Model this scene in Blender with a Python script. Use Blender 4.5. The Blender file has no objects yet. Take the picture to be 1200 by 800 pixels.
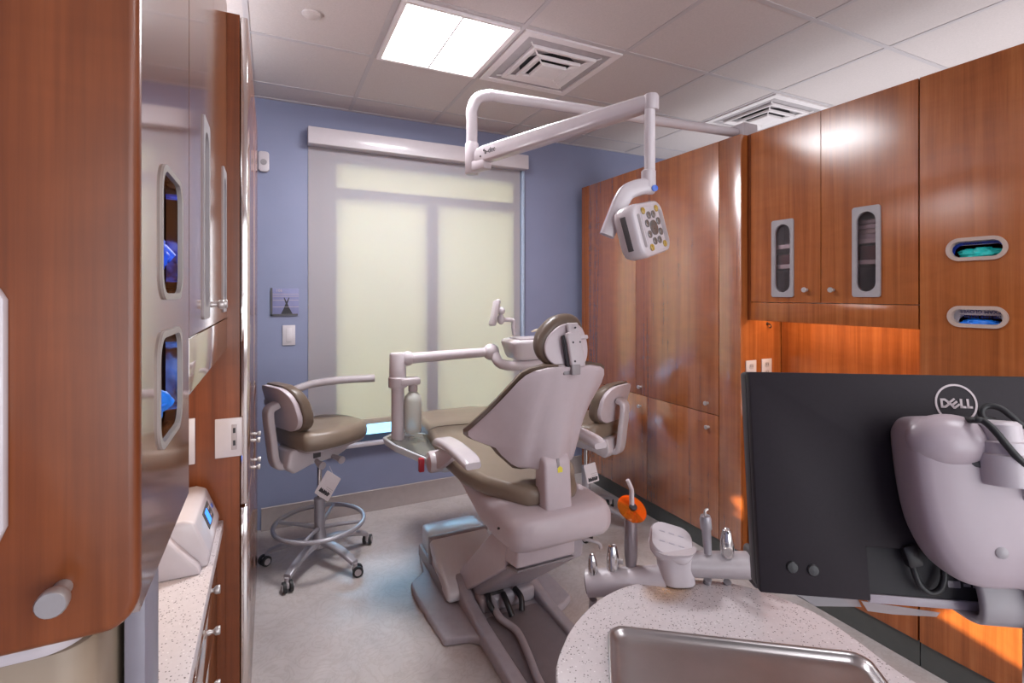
SKY, P1, P2, P3, P4, P5, VT, LOOK, EXPO = 13.5, 31.0, 10.0, 2.4, 64.0, 19.0, 'Standard', 'None', 0.58
import bpy, bmesh, math, random
from mathutils import Vector, Matrix, noise
random.seed(7)
V = Vector
PI = math.pi
scene = bpy.context.scene
COL = scene.collection

# ------------------------------------------------------------------ survey: picture point on a known plane -> place in the room
F, Y0, CAMH = 586.0, 344.0, 1.57
TH = math.atan(282 / 586)
CT, ST = math.cos(TH), math.sin(TH)
def ray(u, v):
    r = (u - 600) / F
    return (r * CT + ST, -r * ST + CT, (Y0 - v) / F)
def aD(u, v, D):
    d = ray(u, v); return V((d[0] * D, d[1] * D, CAMH + d[2] * D))
def aX(u, v, X):
    d = ray(u, v); return aD(u, v, X / d[0])
def aY(u, v, Y):
    d = ray(u, v); return aD(u, v, Y / d[1])
def aZ(u, v, Z):
    d = ray(u, v); return aD(u, v, (Z - CAMH) / d[2])
CR, CU, CB = V((CT, -ST, 0)), V((0, 0, 1)), V((-ST, -CT, 0))   # right, up and back of the view
def cam_vec(r, u, b):
    return CR * r + CU * u + CB * b

# ------------------------------------------------------------------ materials
def lin(c):
    c = c / 255.0
    return c / 12.92 if c <= 0.04045 else ((c + 0.055) / 1.055) ** 2.4
def rgb(*c):
    return (lin(c[0]), lin(c[1]), lin(c[2]), 1.0)
def new_mat(name):
    m = bpy.data.materials.new(name); m.use_nodes = True
    nt = m.node_tree
    return m, nt, nt.nodes['Principled BSDF']
def N(nt, t, **kw):
    n = nt.nodes.new(t)
    for k, v in kw.items():
        setattr(n, k, v)
    return n
def position(nt, scale, loc=(0, 0, 0)):
    g = N(nt, 'ShaderNodeNewGeometry')
    mp = N(nt, 'ShaderNodeMapping')
    mp.inputs['Scale'].default_value = scale
    mp.inputs['Location'].default_value = loc
    nt.links.new(g.outputs['Position'], mp.inputs['Vector'])
    return mp.outputs['Vector']
def noise_node(nt, vec, scale=1.0, detail=4, rough=0.55, dist=0.0):
    n = N(nt, 'ShaderNodeTexNoise')
    n.inputs['Scale'].default_value = scale; n.inputs['Detail'].default_value = detail
    n.inputs['Roughness'].default_value = rough; n.inputs['Distortion'].default_value = dist
    nt.links.new(vec, n.inputs['Vector'])
    return n.outputs['Fac']
def ramp(nt, fac, stops):
    r = N(nt, 'ShaderNodeValToRGB')
    e = r.color_ramp.elements
    while len(e) > 1: e.remove(e[-1])
    e[0].position, e[0].color = stops[0]
    for p, c in stops[1:]:
        x = e.new(p); x.color = c
    nt.links.new(fac, r.inputs['Fac'])
    return r.outputs['Color']
def mixc(nt, a, b, fac, mode='MIX'):
    m = N(nt, 'ShaderNodeMix', data_type='RGBA', blend_type=mode)
    for sock, val in ((m.inputs[0], fac), (m.inputs[6], a), (m.inputs[7], b)):
        if hasattr(val, 'links'): nt.links.new(val, sock)
        else: sock.default_value = val
    return m.outputs[2]
def bump(nt, b, fac, strength, dist=0.01):
    n = N(nt, 'ShaderNodeBump')
    n.inputs['Strength'].default_value = strength; n.inputs['Distance'].default_value = dist
    nt.links.new(fac, n.inputs['Height']); nt.links.new(n.outputs['Normal'], b.inputs['Normal'])

def plain(name, col, rough=0.45, metal=0.0, var=0.06, scale=25.0, spec=0.5, bmp=0.0, trans=0.0, emit=None, coat=0.0):
    m, nt, b = new_mat(name)
    c = rgb(*col)
    vec = position(nt, (1, 1, 1))
    f = noise_node(nt, vec, scale, 4)
    lo = tuple(x * (1 - var) for x in c[:3]) + (1,); hi = tuple(min(1, x * (1 + var)) for x in c[:3]) + (1,)
    nt.links.new(ramp(nt, f, [(0.3, lo), (0.7, hi)]), b.inputs['Base Color'])
    b.inputs['Roughness'].default_value = rough; b.inputs['Metallic'].default_value = metal
    b.inputs['Specular IOR Level'].default_value = spec
    b.inputs['Coat Weight'].default_value = coat
    b.inputs['Transmission Weight'].default_value = trans
    if bmp: bump(nt, b, noise_node(nt, vec, scale * 12, 3), bmp, 0.002)
    if emit:
        b.inputs['Emission Color'].default_value = rgb(*emit[0]); b.inputs['Emission Strength'].default_value = emit[1]
    return m

def wood(name, dark, mid, light, rough=0.24, loc=(0, 0, 0), spec=0.5, ior=1.5):
    m, nt, b = new_mat(name)
    big = noise_node(nt, position(nt, (3.2, 3.2, 0.22), loc), 1.6, 4, 0.5, 1.6)
    band = noise_node(nt, position(nt, (26, 26, 0.7), loc), 1.0, 6, 0.62, 0.8)
    fine = noise_node(nt, position(nt, (210, 210, 5), loc), 1.0, 3, 0.6)
    fig = noise_node(nt, position(nt, (5, 5, 14), loc), 1.0, 3, 0.5, 1.2)
    c1 = ramp(nt, band, [(0.28, rgb(*dark)), (0.52, rgb(*mid)), (0.75, rgb(*light))])
    c2 = ramp(nt, big, [(0.3, (0.84, 0.82, 0.80, 1)), (0.7, (1.08, 1.08, 1.07, 1))])
    c3 = ramp(nt, fine, [(0.25, (0.88, 0.87, 0.86, 1)), (0.6, (1.03, 1.03, 1.03, 1))])
    c4 = ramp(nt, fig, [(0.3, (0.93, 0.92, 0.91, 1)), (0.7, (1.06, 1.06, 1.05, 1))])
    c = mixc(nt, c1, c2, 1.0, 'MULTIPLY'); c = mixc(nt, c, c3, 1.0, 'MULTIPLY'); c = mixc(nt, c, c4, 1.0, 'MULTIPLY')
    nt.links.new(c, b.inputs['Base Color'])
    b.inputs['Roughness'].default_value = rough; b.inputs['Specular IOR Level'].default_value = spec
    b.inputs['IOR'].default_value = ior
    if ior < 2: bump(nt, b, band, 0.008, 0.002)
    return m

CH = ((132, 70, 34), (155, 88, 45), (170, 103, 56))
M = {}
M['wood'] = wood('cherry_laminate', *CH, rough=0.20)
M['wood_tall'] = wood('cherry_laminate_satin', *CH, rough=0.22, loc=(3.1, 1.7, 0.4), ior=2.8)
M['wood_left'] = wood('cherry_laminate_gloss', (110, 62, 34), (128, 78, 44), (140, 90, 54), rough=0.1, loc=(1.3, 5.2, 0.9), spec=0.5, ior=9.0)
M['wood_end'] = wood('cherry_laminate_end_panel', (100, 50, 25), (122, 64, 33), (136, 75, 41), rough=0.3, loc=(7.7, 2.2, 2.9))
M['gap'] = plain('dark_joint', (52, 26, 15), 0.6)
M['steel'] = plain('brushed_nickel', (186, 180, 178), 0.34, 0.65, 0.05, 60)
M['chrome'] = plain('polished_chrome', (205, 203, 203), 0.12, 1.0, 0.03, 40)
M['tray'] = plain('satin_stainless', (176, 170, 170), 0.3, 1.0, 0.06, 14)
M['white'] = plain('white_plastic', (190, 181, 185), 0.38, var=0.03)
M['white_gloss'] = plain('glossy_white_plastic', (198, 190, 194), 0.25, var=0.02, coat=0.2)
M['shell'] = plain('moulded_white_shell', (196, 184, 189), 0.36, var=0.02)
M['lgrey'] = plain('light_grey_plastic', (168, 159, 162), 0.4, var=0.04)
M['mgrey'] = plain('mid_grey_plastic', (148, 142, 145), 0.42, var=0.05)
M['grey_base'] = plain('grey_chair_base', (164, 157, 164), 0.38, var=0.05)
M['dgrey'] = plain('dark_grey_plastic', (74, 72, 74), 0.45, var=0.08)
M['black'] = plain('black_plastic', (30, 28, 31), 0.42, var=0.1)
M['screen_back'] = plain('black_monitor_shell', (36, 30, 35), 0.6, spec=0.22, var=0.06, scale=200, bmp=0.04)
M['rubber'] = plain('black_rubber', (28, 27, 29), 0.55, var=0.1)
M['vinyl'] = plain('taupe_vinyl_upholstery', (128, 113, 99), 0.36, var=0.05, scale=12, bmp=0.03)
M['vinyl_dark'] = plain('taupe_vinyl_edge', (104, 89, 77), 0.36, var=0.06, scale=12)
M['alu'] = plain('painted_aluminium', (158, 154, 160), 0.34, 0.35, 0.04)
M['blue_glove'] = plain('blue_nitrile', (30, 118, 222), 0.45, var=0.2, scale=60)
M['indigo_glove'] = plain('deep_blue_nitrile', (24, 84, 228), 0.45, var=0.2, scale=60)
M['teal_glove'] = plain('teal_nitrile', (24, 178, 172), 0.45, var=0.22, scale=60)
M['card'] = plain('printed_white_card', (205, 198, 202), 0.6, var=0.02)
M['box_card'] = plain('carton', (196, 188, 184), 0.6, var=0.04)
M['dark_card'] = plain('maroon_carton', (98, 50, 56), 0.6)
M['ink'] = plain('printed_ink', (42, 40, 46), 0.6)
M['ink_blue'] = plain('blue_print', (40, 50, 120), 0.6)
M['blueband'] = plain('blue_carton_band', (30, 62, 170), 0.5)
M['silver_ink'] = plain('silver_print', (178, 164, 166), 0.4)
M['orange_clear'] = None
M['red'] = plain('red_plastic', (170, 34, 50), 0.4)
M['yellow'] = plain('yellow_sticker', (226, 214, 60), 0.5)
M['beige'] = plain('beige_plastic', (150, 134, 116), 0.5, var=0.05, scale=6)
M['slate'] = plain('slate_vinyl_base', (74, 76, 74), 0.5, var=0.05)
M['base'] = plain('taupe_cove_base', (150, 138, 136), 0.5, var=0.05)
M['wall'] = plain('slate_blue_paint', (128, 133, 160), 0.6, var=0.02, scale=6, bmp=0.03)
M['wall_cream'] = plain('off_white_paint', (205, 198, 196), 0.7, var=0.02, scale=6)
M['ceil'] = plain('ceiling_tile', (199, 190, 188), 0.85, var=0.05, scale=140, bmp=0.08)
M['tee'] = plain('ceiling_tee', (186, 180, 182), 0.6, var=0.02)
M['recess'] = plain('dark_recess', (34, 31, 34), 0.7)
M['ventwhite'] = plain('diffuser_white', (226, 220, 220), 0.5, var=0.03)
M['frame'] = plain('window_frame_aluminium', (70, 84, 104), 0.4, 0.2, 0.03)
M['screen_blue'] = plain('lit_blue_screen', (50, 130, 255), 0.3, emit=((50, 130, 255), 1.2))
M['led_blue'] = plain('blue_marker', (40, 90, 190), 0.3)
M['lens_amber'] = plain('amber_lens', (170, 140, 62), 0.15, var=0.1, coat=0.6)
M['lens_grey'] = plain('grey_lens', (122, 118, 116), 0.12, metal=0.4, var=0.1, coat=0.6)
M['panel_grey'] = plain('grey_gable_laminate', (128, 124, 136), 0.35, var=0.03)

def make_floor():
    m, nt, b = new_mat('marbled_sheet_vinyl')
    vec = position(nt, (1, 1, 1))
    a = noise_node(nt, vec, 2.3, 8, 0.62, 1.4)
    v = noise_node(nt, vec, 7.5, 6, 0.6, 2.6)
    c1 = ramp(nt, a, [(0.3, rgb(174, 165, 163)), (0.7, rgb(198, 189, 187))])
    c2 = ramp(nt, v, [(0.44, (1, 1, 1, 1)), (0.495, (0.90, 0.88, 0.86, 1)), (0.55, (1, 1, 1, 1))])
    nt.links.new(mixc(nt, c1, c2, 1.0, 'MULTIPLY'), b.inputs['Base Color'])
    b.inputs['Roughness'].default_value = 0.3
    return m
M['floor'] = make_floor()
def make_quartz(name, scale, base, dark):
    m, nt, b = new_mat(name)
    vec = position(nt, (1, 1, 1))
    v = N(nt, 'ShaderNodeTexVoronoi', feature='F1'); v.inputs['Scale'].default_value = scale
    nt.links.new(vec, v.inputs['Vector'])
    sp = ramp(nt, v.outputs['Distance'], [(0.0, (0, 0, 0, 1)), (0.24, (0, 0, 0, 1)), (0.34, (1, 1, 1, 1))])
    sel = N(nt, 'ShaderNodeSeparateColor'); nt.links.new(v.outputs['Color'], sel.inputs[0])
    pick = ramp(nt, sel.outputs[0], [(0.0, (0, 0, 0, 1)), (0.60, (0, 0, 0, 1)), (0.64, (1, 1, 1, 1))])
    tone = ramp(nt, sel.outputs[1], [(0.0, rgb(*dark)), (0.55, rgb(120, 108, 106)), (0.9, rgb(226, 222, 222))])
    keep = mixc(nt, sp, pick, 1.0, 'LIGHTEN')
    body = ramp(nt, noise_node(nt, vec, 60, 4), [(0.3, tuple(x * 0.94 for x in rgb(*base)[:3]) + (1,)), (0.7, rgb(*base))])
    inv = N(nt, 'ShaderNodeInvert'); nt.links.new(keep, inv.inputs['Color'])
    sc = N(nt, 'ShaderNodeSeparateColor'); nt.links.new(inv.outputs[0], sc.inputs[0])
    nt.links.new(mixc(nt, body, tone, sc.outputs[0]), b.inputs['Base Color'])
    b.inputs['Roughness'].default_value = 0.3
    return m
M['quartz'] = make_quartz('speckled_solid_surface', 185, (205, 196, 198), (70, 60, 60))
def make_shade():
    m = bpy.data.materials.new('cream_roller_fabric'); m.use_nodes = True
    nt = m.node_tree; nt.nodes.clear()
    out = N(nt, 'ShaderNodeOutputMaterial'); d = N(nt, 'ShaderNodeBsdfDiffuse'); t = N(nt, 'ShaderNodeBsdfTranslucent'); mx = N(nt, 'ShaderNodeMixShader')
    vec = position(nt, (1, 1, 1))
    f = noise_node(nt, position(nt, (500, 500, 500)), 1, 2)
    c = ramp(nt, f, [(0.3, rgb(180, 184, 194)), (0.7, rgb(187, 191, 201))])
    nt.links.new(c, d.inputs['Color'])
    t.inputs['Color'].default_value = rgb(255, 210, 164)
    mx.inputs[0].default_value = 0.42
    nt.links.new(d.outputs[0], mx.inputs[1]); nt.links.new(t.outputs[0], mx.inputs[2]); nt.links.new(mx.outputs[0], out.inputs['Surface'])
    return m
M['shade'] = make_shade()
def make_clear(name, tint, alpha=0.75, rough=0.05):
    m = bpy.data.materials.new(name); m.use_nodes = True
    nt = m.node_tree; nt.nodes.clear()
    out = N(nt, 'ShaderNodeOutputMaterial'); tr = N(nt, 'ShaderNodeBsdfTransparent'); g = N(nt, 'ShaderNodeBsdfPrincipled'); mx = N(nt, 'ShaderNodeMixShader')
    fr = N(nt, 'ShaderNodeFresnel'); fr.inputs['IOR'].default_value = 1.45
    c = ramp(nt, noise_node(nt, position(nt, (8, 8, 8)), 1, 3), [(0.3, tuple(x * 0.92 for x in rgb(*tint)[:3]) + (1,)), (0.7, rgb(*tint))])
    nt.links.new(c, tr.inputs['Color']); nt.links.new(c, g.inputs['Base Color'])
    g.inputs['Roughness'].default_value = rough
    ad = N(nt, 'ShaderNodeMath', operation='ADD', use_clamp=True); ad.inputs[1].default_value = 1 - alpha
    nt.links.new(fr.outputs[0], ad.inputs[0])
    nt.links.new(ad.outputs[0], mx.inputs[0]); nt.links.new(tr.outputs[0], mx.inputs[1]); nt.links.new(g.outputs[0], mx.inputs[2]); nt.links.new(mx.outputs[0], out.inputs['Surface'])
    return m
M['glass'] = make_clear('clear_window_glass', (214, 236, 250), 1.0)
M['smoke'] = make_clear('smoked_acrylic', (240, 234, 236), 1.0)
M['orange_clear'] = make_clear('orange_light_shield', (255, 172, 60), 0.9)
M['film'] = make_clear('clear_barrier_film', (214, 208, 210), 0.72)
M['bottle'] = make_clear('milky_bottle', (225, 228, 222), 0.35, 0.3)
def make_emit(name, col, s):
    m = bpy.data.materials.new(name); m.use_nodes = True
    nt = m.node_tree; nt.nodes.clear()
    out = N(nt, 'ShaderNodeOutputMaterial'); e = N(nt, 'ShaderNodeEmission')
    c = ramp(nt, noise_node(nt, position(nt, (30, 30, 30)), 1, 2), [(0.2, tuple(x * 0.97 for x in rgb(*col)[:3]) + (1,)), (0.8, rgb(*col))])
    nt.links.new(c, e.inputs['Color'])
    e.inputs['Strength'].default_value = s
    nt.links.new(e.outputs[0], out.inputs['Surface'])
    return m
M['lamp'] = make_emit('glowing_lens', (255, 250, 252), 7.0)

# ------------------------------------------------------------------ mesh helpers
def BM(): return bmesh.new()
def merge(bm, t):
    me = bpy.data.meshes.new('tmp'); t.to_mesh(me); t.free(); bm.from_mesh(me); bpy.data.meshes.remove(me)
def do_bevel(t, bev, seg=2, minang=0.5):
    ed = [e for e in t.edges if len(e.link_faces) == 2 and e.calc_face_angle(0) > minang]
    if bev > 0 and ed:
        bmesh.ops.bevel(t, geom=ed, offset=bev, segments=seg, profile=0.5, affect='EDGES', clamp_overlap=True)
def obox(bm, mat4, sx, sy, sz, bev=0.0, seg=2):
    t = BM(); bmesh.ops.create_cube(t, size=1)
    for v in t.verts: v.co = V((v.co.x * sx, v.co.y * sy, v.co.z * sz))
    do_bevel(t, bev, seg)
    t.transform(mat4); merge(bm, t); return bm
def box(bm, x0, x1, y0, y1, z0, z1, bev=0.0, seg=2):
    return obox(bm, Matrix.Translation(((x0 + x1) / 2, (y0 + y1) / 2, (z0 + z1) / 2)), abs(x1 - x0), abs(y1 - y0), abs(z1 - z0), bev, seg)
def prism(bm, pts, fmap, a, b, bev=0.0, seg=2):
    t = BM()
    lo = [t.verts.new(fmap(p[0], p[1], a)) for p in pts]; hi = [t.verts.new(fmap(p[0], p[1], b)) for p in pts]
    t.faces.new(lo); t.faces.new(list(reversed(hi)))
    n = len(pts)
    for i in range(n):
        t.faces.new((lo[(i + 1) % n], lo[i], hi[i], hi[(i + 1) % n]))
    bmesh.ops.recalc_face_normals(t, faces=t.faces)
    do_bevel(t, bev, seg)
    merge(bm, t); return bm
FX = lambda p, q, d: V((d, p, q))      # outline in Y,Z, depth along X
FY = lambda p, q, d: V((p, d, q))      # outline in X,Z, depth along Y
FZ = lambda p, q, d: V((p, q, d))      # outline in X,Y, depth along Z
def slab_hole(bm, outer, inner, fmap, a, b):
    """flat slab with a hole (or a list of holes)"""
    t = BM(); holes = inner if isinstance(inner[0][0], (list, tuple)) else [inner]
    sides = []
    for d in (a, b):
        loops = [[t.verts.new(fmap(p[0], p[1], d)) for p in loop] for loop in [outer] + holes]
        ed = [t.edges.new((l[i], l[(i + 1) % len(l)])) for l in loops for i in range(len(l))]
        bmesh.ops.triangle_fill(t, use_beauty=True, use_dissolve=False, edges=ed)
        sides.append(loops)
    for la, lb in zip(*sides):
        n = len(la)
        for i in range(n):
            j = (i + 1) % n; t.faces.new((la[i], la[j], lb[j], lb[i]))
    bmesh.ops.recalc_face_normals(t, faces=t.faces)
    merge(bm, t); return bm
def rrect(w, h, r, n=6, cx=0.0, cy=0.0):
    r = min(r, w / 2 - 1e-5, h / 2 - 1e-5); pts = []
    for k, (sx, sy) in enumerate(((1, 1), (-1, 1), (-1, -1), (1, -1))):
        for i in range(n + 1):
            a = k * PI / 2 + i / n * PI / 2
            pts.append((cx + sx * (w / 2 - r) + r * math.cos(a), cy + sy * (h / 2 - r) + r * math.sin(a)))
    return pts
def rect_like(x0, x1, y0, y1, inner=None):
    return [(x0, y0), (x1, y0), (x1, y1), (x0, y1)]
def catmull(pts, sub=6, closed=False):
    P = [V(p) for p in pts]; n = len(P); out = []
    rng = range(n) if closed else range(n - 1)
    for i in rng:
        p0 = P[(i - 1) % n] if closed or i > 0 else P[0] * 2 - P[1]
        p1, p2 = P[i], P[(i + 1) % n]
        p3 = P[(i + 2) % n] if closed or i + 2 < n else P[-1] * 2 - P[-2]
        for k in range(sub):
            t = k / sub
            out.append(0.5 * ((2 * p1) + (p2 - p0) * t + (2 * p0 - 5 * p1 + 4 * p2 - p3) * t * t + (3 * p1 - p0 - 3 * p2 + p3) * t ** 3))
    if not closed: out.append(P[-1].copy())
    return out
def loft(bm, rings, cap=True):
    t = BM(); R = [[t.verts.new(p) for p in r] for r in rings]; n = len(rings[0])
    for a, b in zip(R, R[1:]):
        for i in range(n):
            j = (i + 1) % n
            t.faces.new((a[i], a[j], b[j], b[i]))
    if cap:
        t.faces.new(list(reversed(R[0]))); t.faces.new(R[-1])
    bmesh.ops.recalc_face_normals(t, faces=t.faces)
    merge(bm, t); return bm
def frames(P, closed=False):
    n = len(P); T = []
    for i in range(n):
        a = P[(i - 1) % n] if closed or i > 0 else P[i]; b = P[(i + 1) % n] if closed or i < n - 1 else P[i]
        T.append((b - a).normalized())
    up = V((0, 0, 1)) if abs(T[0].z) < 0.9 else V((1, 0, 0))
    nx = (up - T[0] * up.dot(T[0])).normalized(); out = []
    for t in T:
        nx = (nx - t * nx.dot(t)).normalized(); out.append((nx, t.cross(nx)))
    return out
def tube(bm, pts, r, seg=14, sub=6, closed=False, prof=None, smooth=True):
    P = catmull(pts, sub, closed) if smooth else [V(p) for p in pts]
    fr = frames(P, closed); n = len(P); rings = []
    for i, p in enumerate(P):
        if isinstance(r, (list, tuple)):
            x = i / max(1, n - 1) * (len(r) - 1); k = min(int(x), len(r) - 2); rad = r[k] + (r[k + 1] - r[k]) * (x - k)
        else: rad = r
        a, b = fr[i]
        if prof: rings.append([p + a * (q[0] * rad) + b * (q[1] * rad) for q in prof])
        else: rings.append([p + a * (math.cos(2 * PI * k / seg) * rad) + b * (math.sin(2 * PI * k / seg) * rad) for k in range(seg)])
    if closed:
        loft(bm, rings + [rings[0]], cap=False)
    else: loft(bm, rings)
    return bm
def lathe(bm, prof, mat4=Matrix(), seg=24):
    rings = [[mat4 @ V((r * math.cos(2 * PI * k / seg), r * math.sin(2 * PI * k / seg), z)) for k in range(seg)] for r, z in prof]
    return loft(bm, rings)
def aim(pos, z, x=None):
    """matrix at pos whose local z points along z"""
    z = V(z).normalized(); h = V(x) if x is not None else (V((0, 0, 1)) if abs(z.z) < 0.95 else V((1, 0, 0)))
    xx = (h - z * h.dot(z)).normalized(); yy = z.cross(xx)
    m = Matrix((xx, yy, z)).transposed().to_4x4(); m.translation = V(pos); return m
def ball(bm, c, rx, ry=None, rz=None, mat4=None, sub=3):
    t = BM(); bmesh.ops.create_icosphere(t, subdivisions=sub, radius=1)
    ry = ry or rx; rz = rz or rx
    for v in t.verts: v.co = V((v.co.x * rx, v.co.y * ry, v.co.z * rz))
    if mat4: t.transform(mat4)
    t.transform(Matrix.Translation(c)); merge(bm, t); return bm

# ------------------------------------------------------------------ scene helpers
ROOT = {}
def obj(name, bm, mat, parent=None, ang=40, label=None):
    me = bpy.data.meshes.new(name)
    if parent is not None and parent.name in ROOT: bm.transform(ROOT[parent.name].inverted())
    bmesh.ops.remove_doubles(bm, verts=bm.verts, dist=1e-6)
    origin = None
    if parent is None and len(bm.verts):
        xs = [v.co for v in bm.verts]
        origin = V(((min(c.x for c in xs) + max(c.x for c in xs)) / 2, (min(c.y for c in xs) + max(c.y for c in xs)) / 2, min(c.z for c in xs)))
        bm.transform(Matrix.Translation(-origin))
    bm.to_mesh(me); bm.free()
    me.polygons.foreach_set('use_smooth', [True] * len(me.polygons))
    me.set_sharp_from_angle(angle=math.radians(ang))
    me.materials.append(M[mat] if isinstance(mat, str) else mat)
    o = bpy.data.objects.new(name, me); COL.objects.link(o)
    if origin is not None: o.location = origin
    if parent is not None:
        o.parent = parent
        if parent.name in ROOT: ROOT[o.name] = ROOT[parent.name]
    elif origin is not None:
        ROOT[o.name] = Matrix.Translation(origin)
    if label: o['label'] = label
    return o
def tag(o, label, cat, group=None):
    o['label'] = label; o['category'] = cat
    if group: o['group'] = group
    return o
def thing(name, label, cat, base=(0, 0, 0), rotz=0.0, local=False, group=None):
    o = bpy.data.objects.new(name, None); COL.objects.link(o)
    o.location = V(base); o.rotation_euler = (0, 0, rotz); o.empty_display_size = 0.1
    if not local: ROOT[o.name] = Matrix.Translation(V(base)) @ Matrix.Rotation(rotz, 4, 'Z')
    return tag(o, label, cat, group)
def struct(name, bm, mat, ang=40):
    o = obj(name, bm, mat, ang=ang); o['kind'] = 'structure'; return o
def copy_tree(o, parent=None):
    c = o.copy(); COL.objects.link(c)
    if parent is not None: c.parent = parent
    for ch in list(o.children): copy_tree(ch, c)
    return c
def text(name, s, mat4, size, mat, parent=None, extrude=0.0004, align='CENTER', sx=1.0):
    cu = bpy.data.curves.new(name, 'FONT'); cu.body = s; cu.size = size; cu.extrude = extrude
    cu.align_x = align; cu.align_y = 'CENTER'; cu.resolution_u = 3
    tmp = bpy.data.objects.new(name + '_tmp', cu); COL.objects.link(tmp)
    dg = bpy.context.evaluated_depsgraph_get(); me = bpy.data.meshes.new_from_object(tmp.evaluated_get(dg))
    bpy.data.objects.remove(tmp)
    bm = BM(); bm.from_mesh(me); bpy.data.meshes.remove(me)
    bm.transform(mat4 @ Matrix.Diagonal((sx, 1, 1, 1)))
    return obj(name, bm, mat, parent)
def knob(pos, n, parent, r=0.0125, L=0.03, mat='steel', name='knob'):
    bm = BM()
    lathe(bm, [(r * 0.62, 0), (r * 0.62, L * 0.12), (r * 0.42, L * 0.3), (r * 0.45, L * 0.45), (r * 0.95, L * 0.62), (r, L * 0.72), (r, L * 0.95), (r * 0.9, L)], aim(pos, n), 18)
    return obj(name, bm, mat, parent)
def carcass(bm, x0, x1, y0, y1, z0, z1, openside, t=0.018):
    """an open-fronted case of panels"""
    if openside != 'x-': box(bm, x0, x0 + t, y0, y1, z0, z1)
    if openside != 'x+': box(bm, x1 - t, x1, y0, y1, z0, z1)
    box(bm, x0, x1, y0, y0 + t, z0, z1); box(bm, x0, x1, y1 - t, y1, z0, z1)
    box(bm, x0, x1, y0 + t, y1 - t, z0, z0 + t); box(bm, x0, x1, y0 + t, y1 - t, z1 - t, z1)
    return bm
# ================================================================== THE ROOM
YB, ZC = 3.72, 2.87
XL, XR, YF = -0.78, 4.2, -2.6
bm = BM(); box(bm, XL - .1, XR + .1, YF - .1, YB + .15, -0.06, 0); struct('floor', bm, 'floor')
# ceiling tiles with the exposed tee grid and openings for nothing: fittings sit just below
bm = BM(); box(bm, XL - .1, XR + .1, YF - .1, YB + .15, ZC + 0.004, ZC + 0.06); struct('ceiling', bm, 'ceil')
bm = BM()
GX = [0.503 + 0.61 * k for k in range(-2, 6)]; GY = [2.165 + 0.643 * k for k in range(-7, 3)]
for x in GX: box(bm, x - 0.012, x + 0.012, YF, YB, ZC + 0.001, ZC + 0.005)
for y in GY: box(bm, XL, XR, y - 0.012, y + 0.012, ZC + 0.0008, ZC + 0.005)
box(bm, XL, XR, YB - 0.024, YB, ZC - 0.001, ZC + 0.006)
struct('trim_1', bm, 'tee')
# window wall
WX0, WX1, WZ0, WZ1 = 0.385, 1.83, 0.50, 2.52
bm = BM()
box(bm, XL, WX0, YB, YB + .14, 0, ZC); box(bm, WX1, XR, YB, YB + .14, 0, ZC)
box(bm, WX0, WX1, YB, YB + .14, 0, WZ0); box(bm, WX0, WX1, YB, YB + .14, WZ1, ZC)
struct('wall_back', bm, 'wall')
bm = BM(); box(bm, XL - .1, XL, YF, YB + .1, 0, ZC); struct('wall_left', bm, 'wall')
bm = BM(); box(bm, XR, XR + .1, YF, YB + .1, 0, ZC); struct('wall_right', bm, 'wall_cream')
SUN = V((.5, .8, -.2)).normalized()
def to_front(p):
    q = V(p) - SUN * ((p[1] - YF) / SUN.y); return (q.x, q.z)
holes = [[to_front(aX(u, v, 2.45)) for u, v in ((1090, 716), (1200, 785), (1290, 842), (1290, 770), (1200, 735), (1132, 700))],  # invented openings, traced back along the sun to shape its patches
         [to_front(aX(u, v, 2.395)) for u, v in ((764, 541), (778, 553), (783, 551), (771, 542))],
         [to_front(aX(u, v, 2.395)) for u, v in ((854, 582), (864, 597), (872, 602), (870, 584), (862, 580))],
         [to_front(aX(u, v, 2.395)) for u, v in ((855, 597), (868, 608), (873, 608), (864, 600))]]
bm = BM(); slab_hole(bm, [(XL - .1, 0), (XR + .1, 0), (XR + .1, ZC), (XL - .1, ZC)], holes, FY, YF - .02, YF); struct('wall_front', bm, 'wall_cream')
bm = BM(); box(bm, 2.765, 2.86, -0.4, 3.60, 0, 2.46); struct('partition_wall', bm, 'wall_cream')
bm = BM(); prism(bm, [(YB - 0.002, 0.145), (YB - 0.008, 0.14), (YB - 0.01, 0.03), (YB - 0.03, 0.004), (YB - 0.03, 0.0), (YB, 0.0)], FX, -0.06, XR)
struct('baseboard_back', bm, 'base')
# window frame and glass behind the blind
bm = BM()
yf0, yf1 = YB + 0.001, YB + 0.09
box(bm, WX0, WX0 + 0.03, yf0, yf1, WZ0, WZ1); box(bm, WX1 - 0.03, WX1, yf0, yf1, WZ0, WZ1)
box(bm, WX0, WX1, yf0, yf1, WZ0, WZ0 + 0.05); box(bm, WX0, WX1, yf0, yf1, WZ1 - 0.03, WZ1)
box(bm, WX0, WX1, yf0 - 0.004, yf1, 2.249, 2.316); box(bm, 1.068, 1.155, yf0 - 0.004, yf1, WZ0, 2.249)
w = struct('window_1', bm, 'frame')
bm = BM(); box(bm, WX0 + .02, WX1 - .02, YB + 0.075, YB + 0.081, WZ0 + .04, WZ1 - .02)
g = obj('pane', bm, 'glass', w)
bm = BM(); box(bm, WX0 - 0.03, WX1 + 0.04, YB - 0.045, YB + 0.04, 0.477, 0.502, 0.004); struct('trim_2', bm, 'white')
bm = BM(); box(bm, -8, 10, YB + .16, 22, -.62, -.6); struct('ground', bm, plain('wet_asphalt', (50, 64, 74), .5, var=.1, scale=3))

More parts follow.
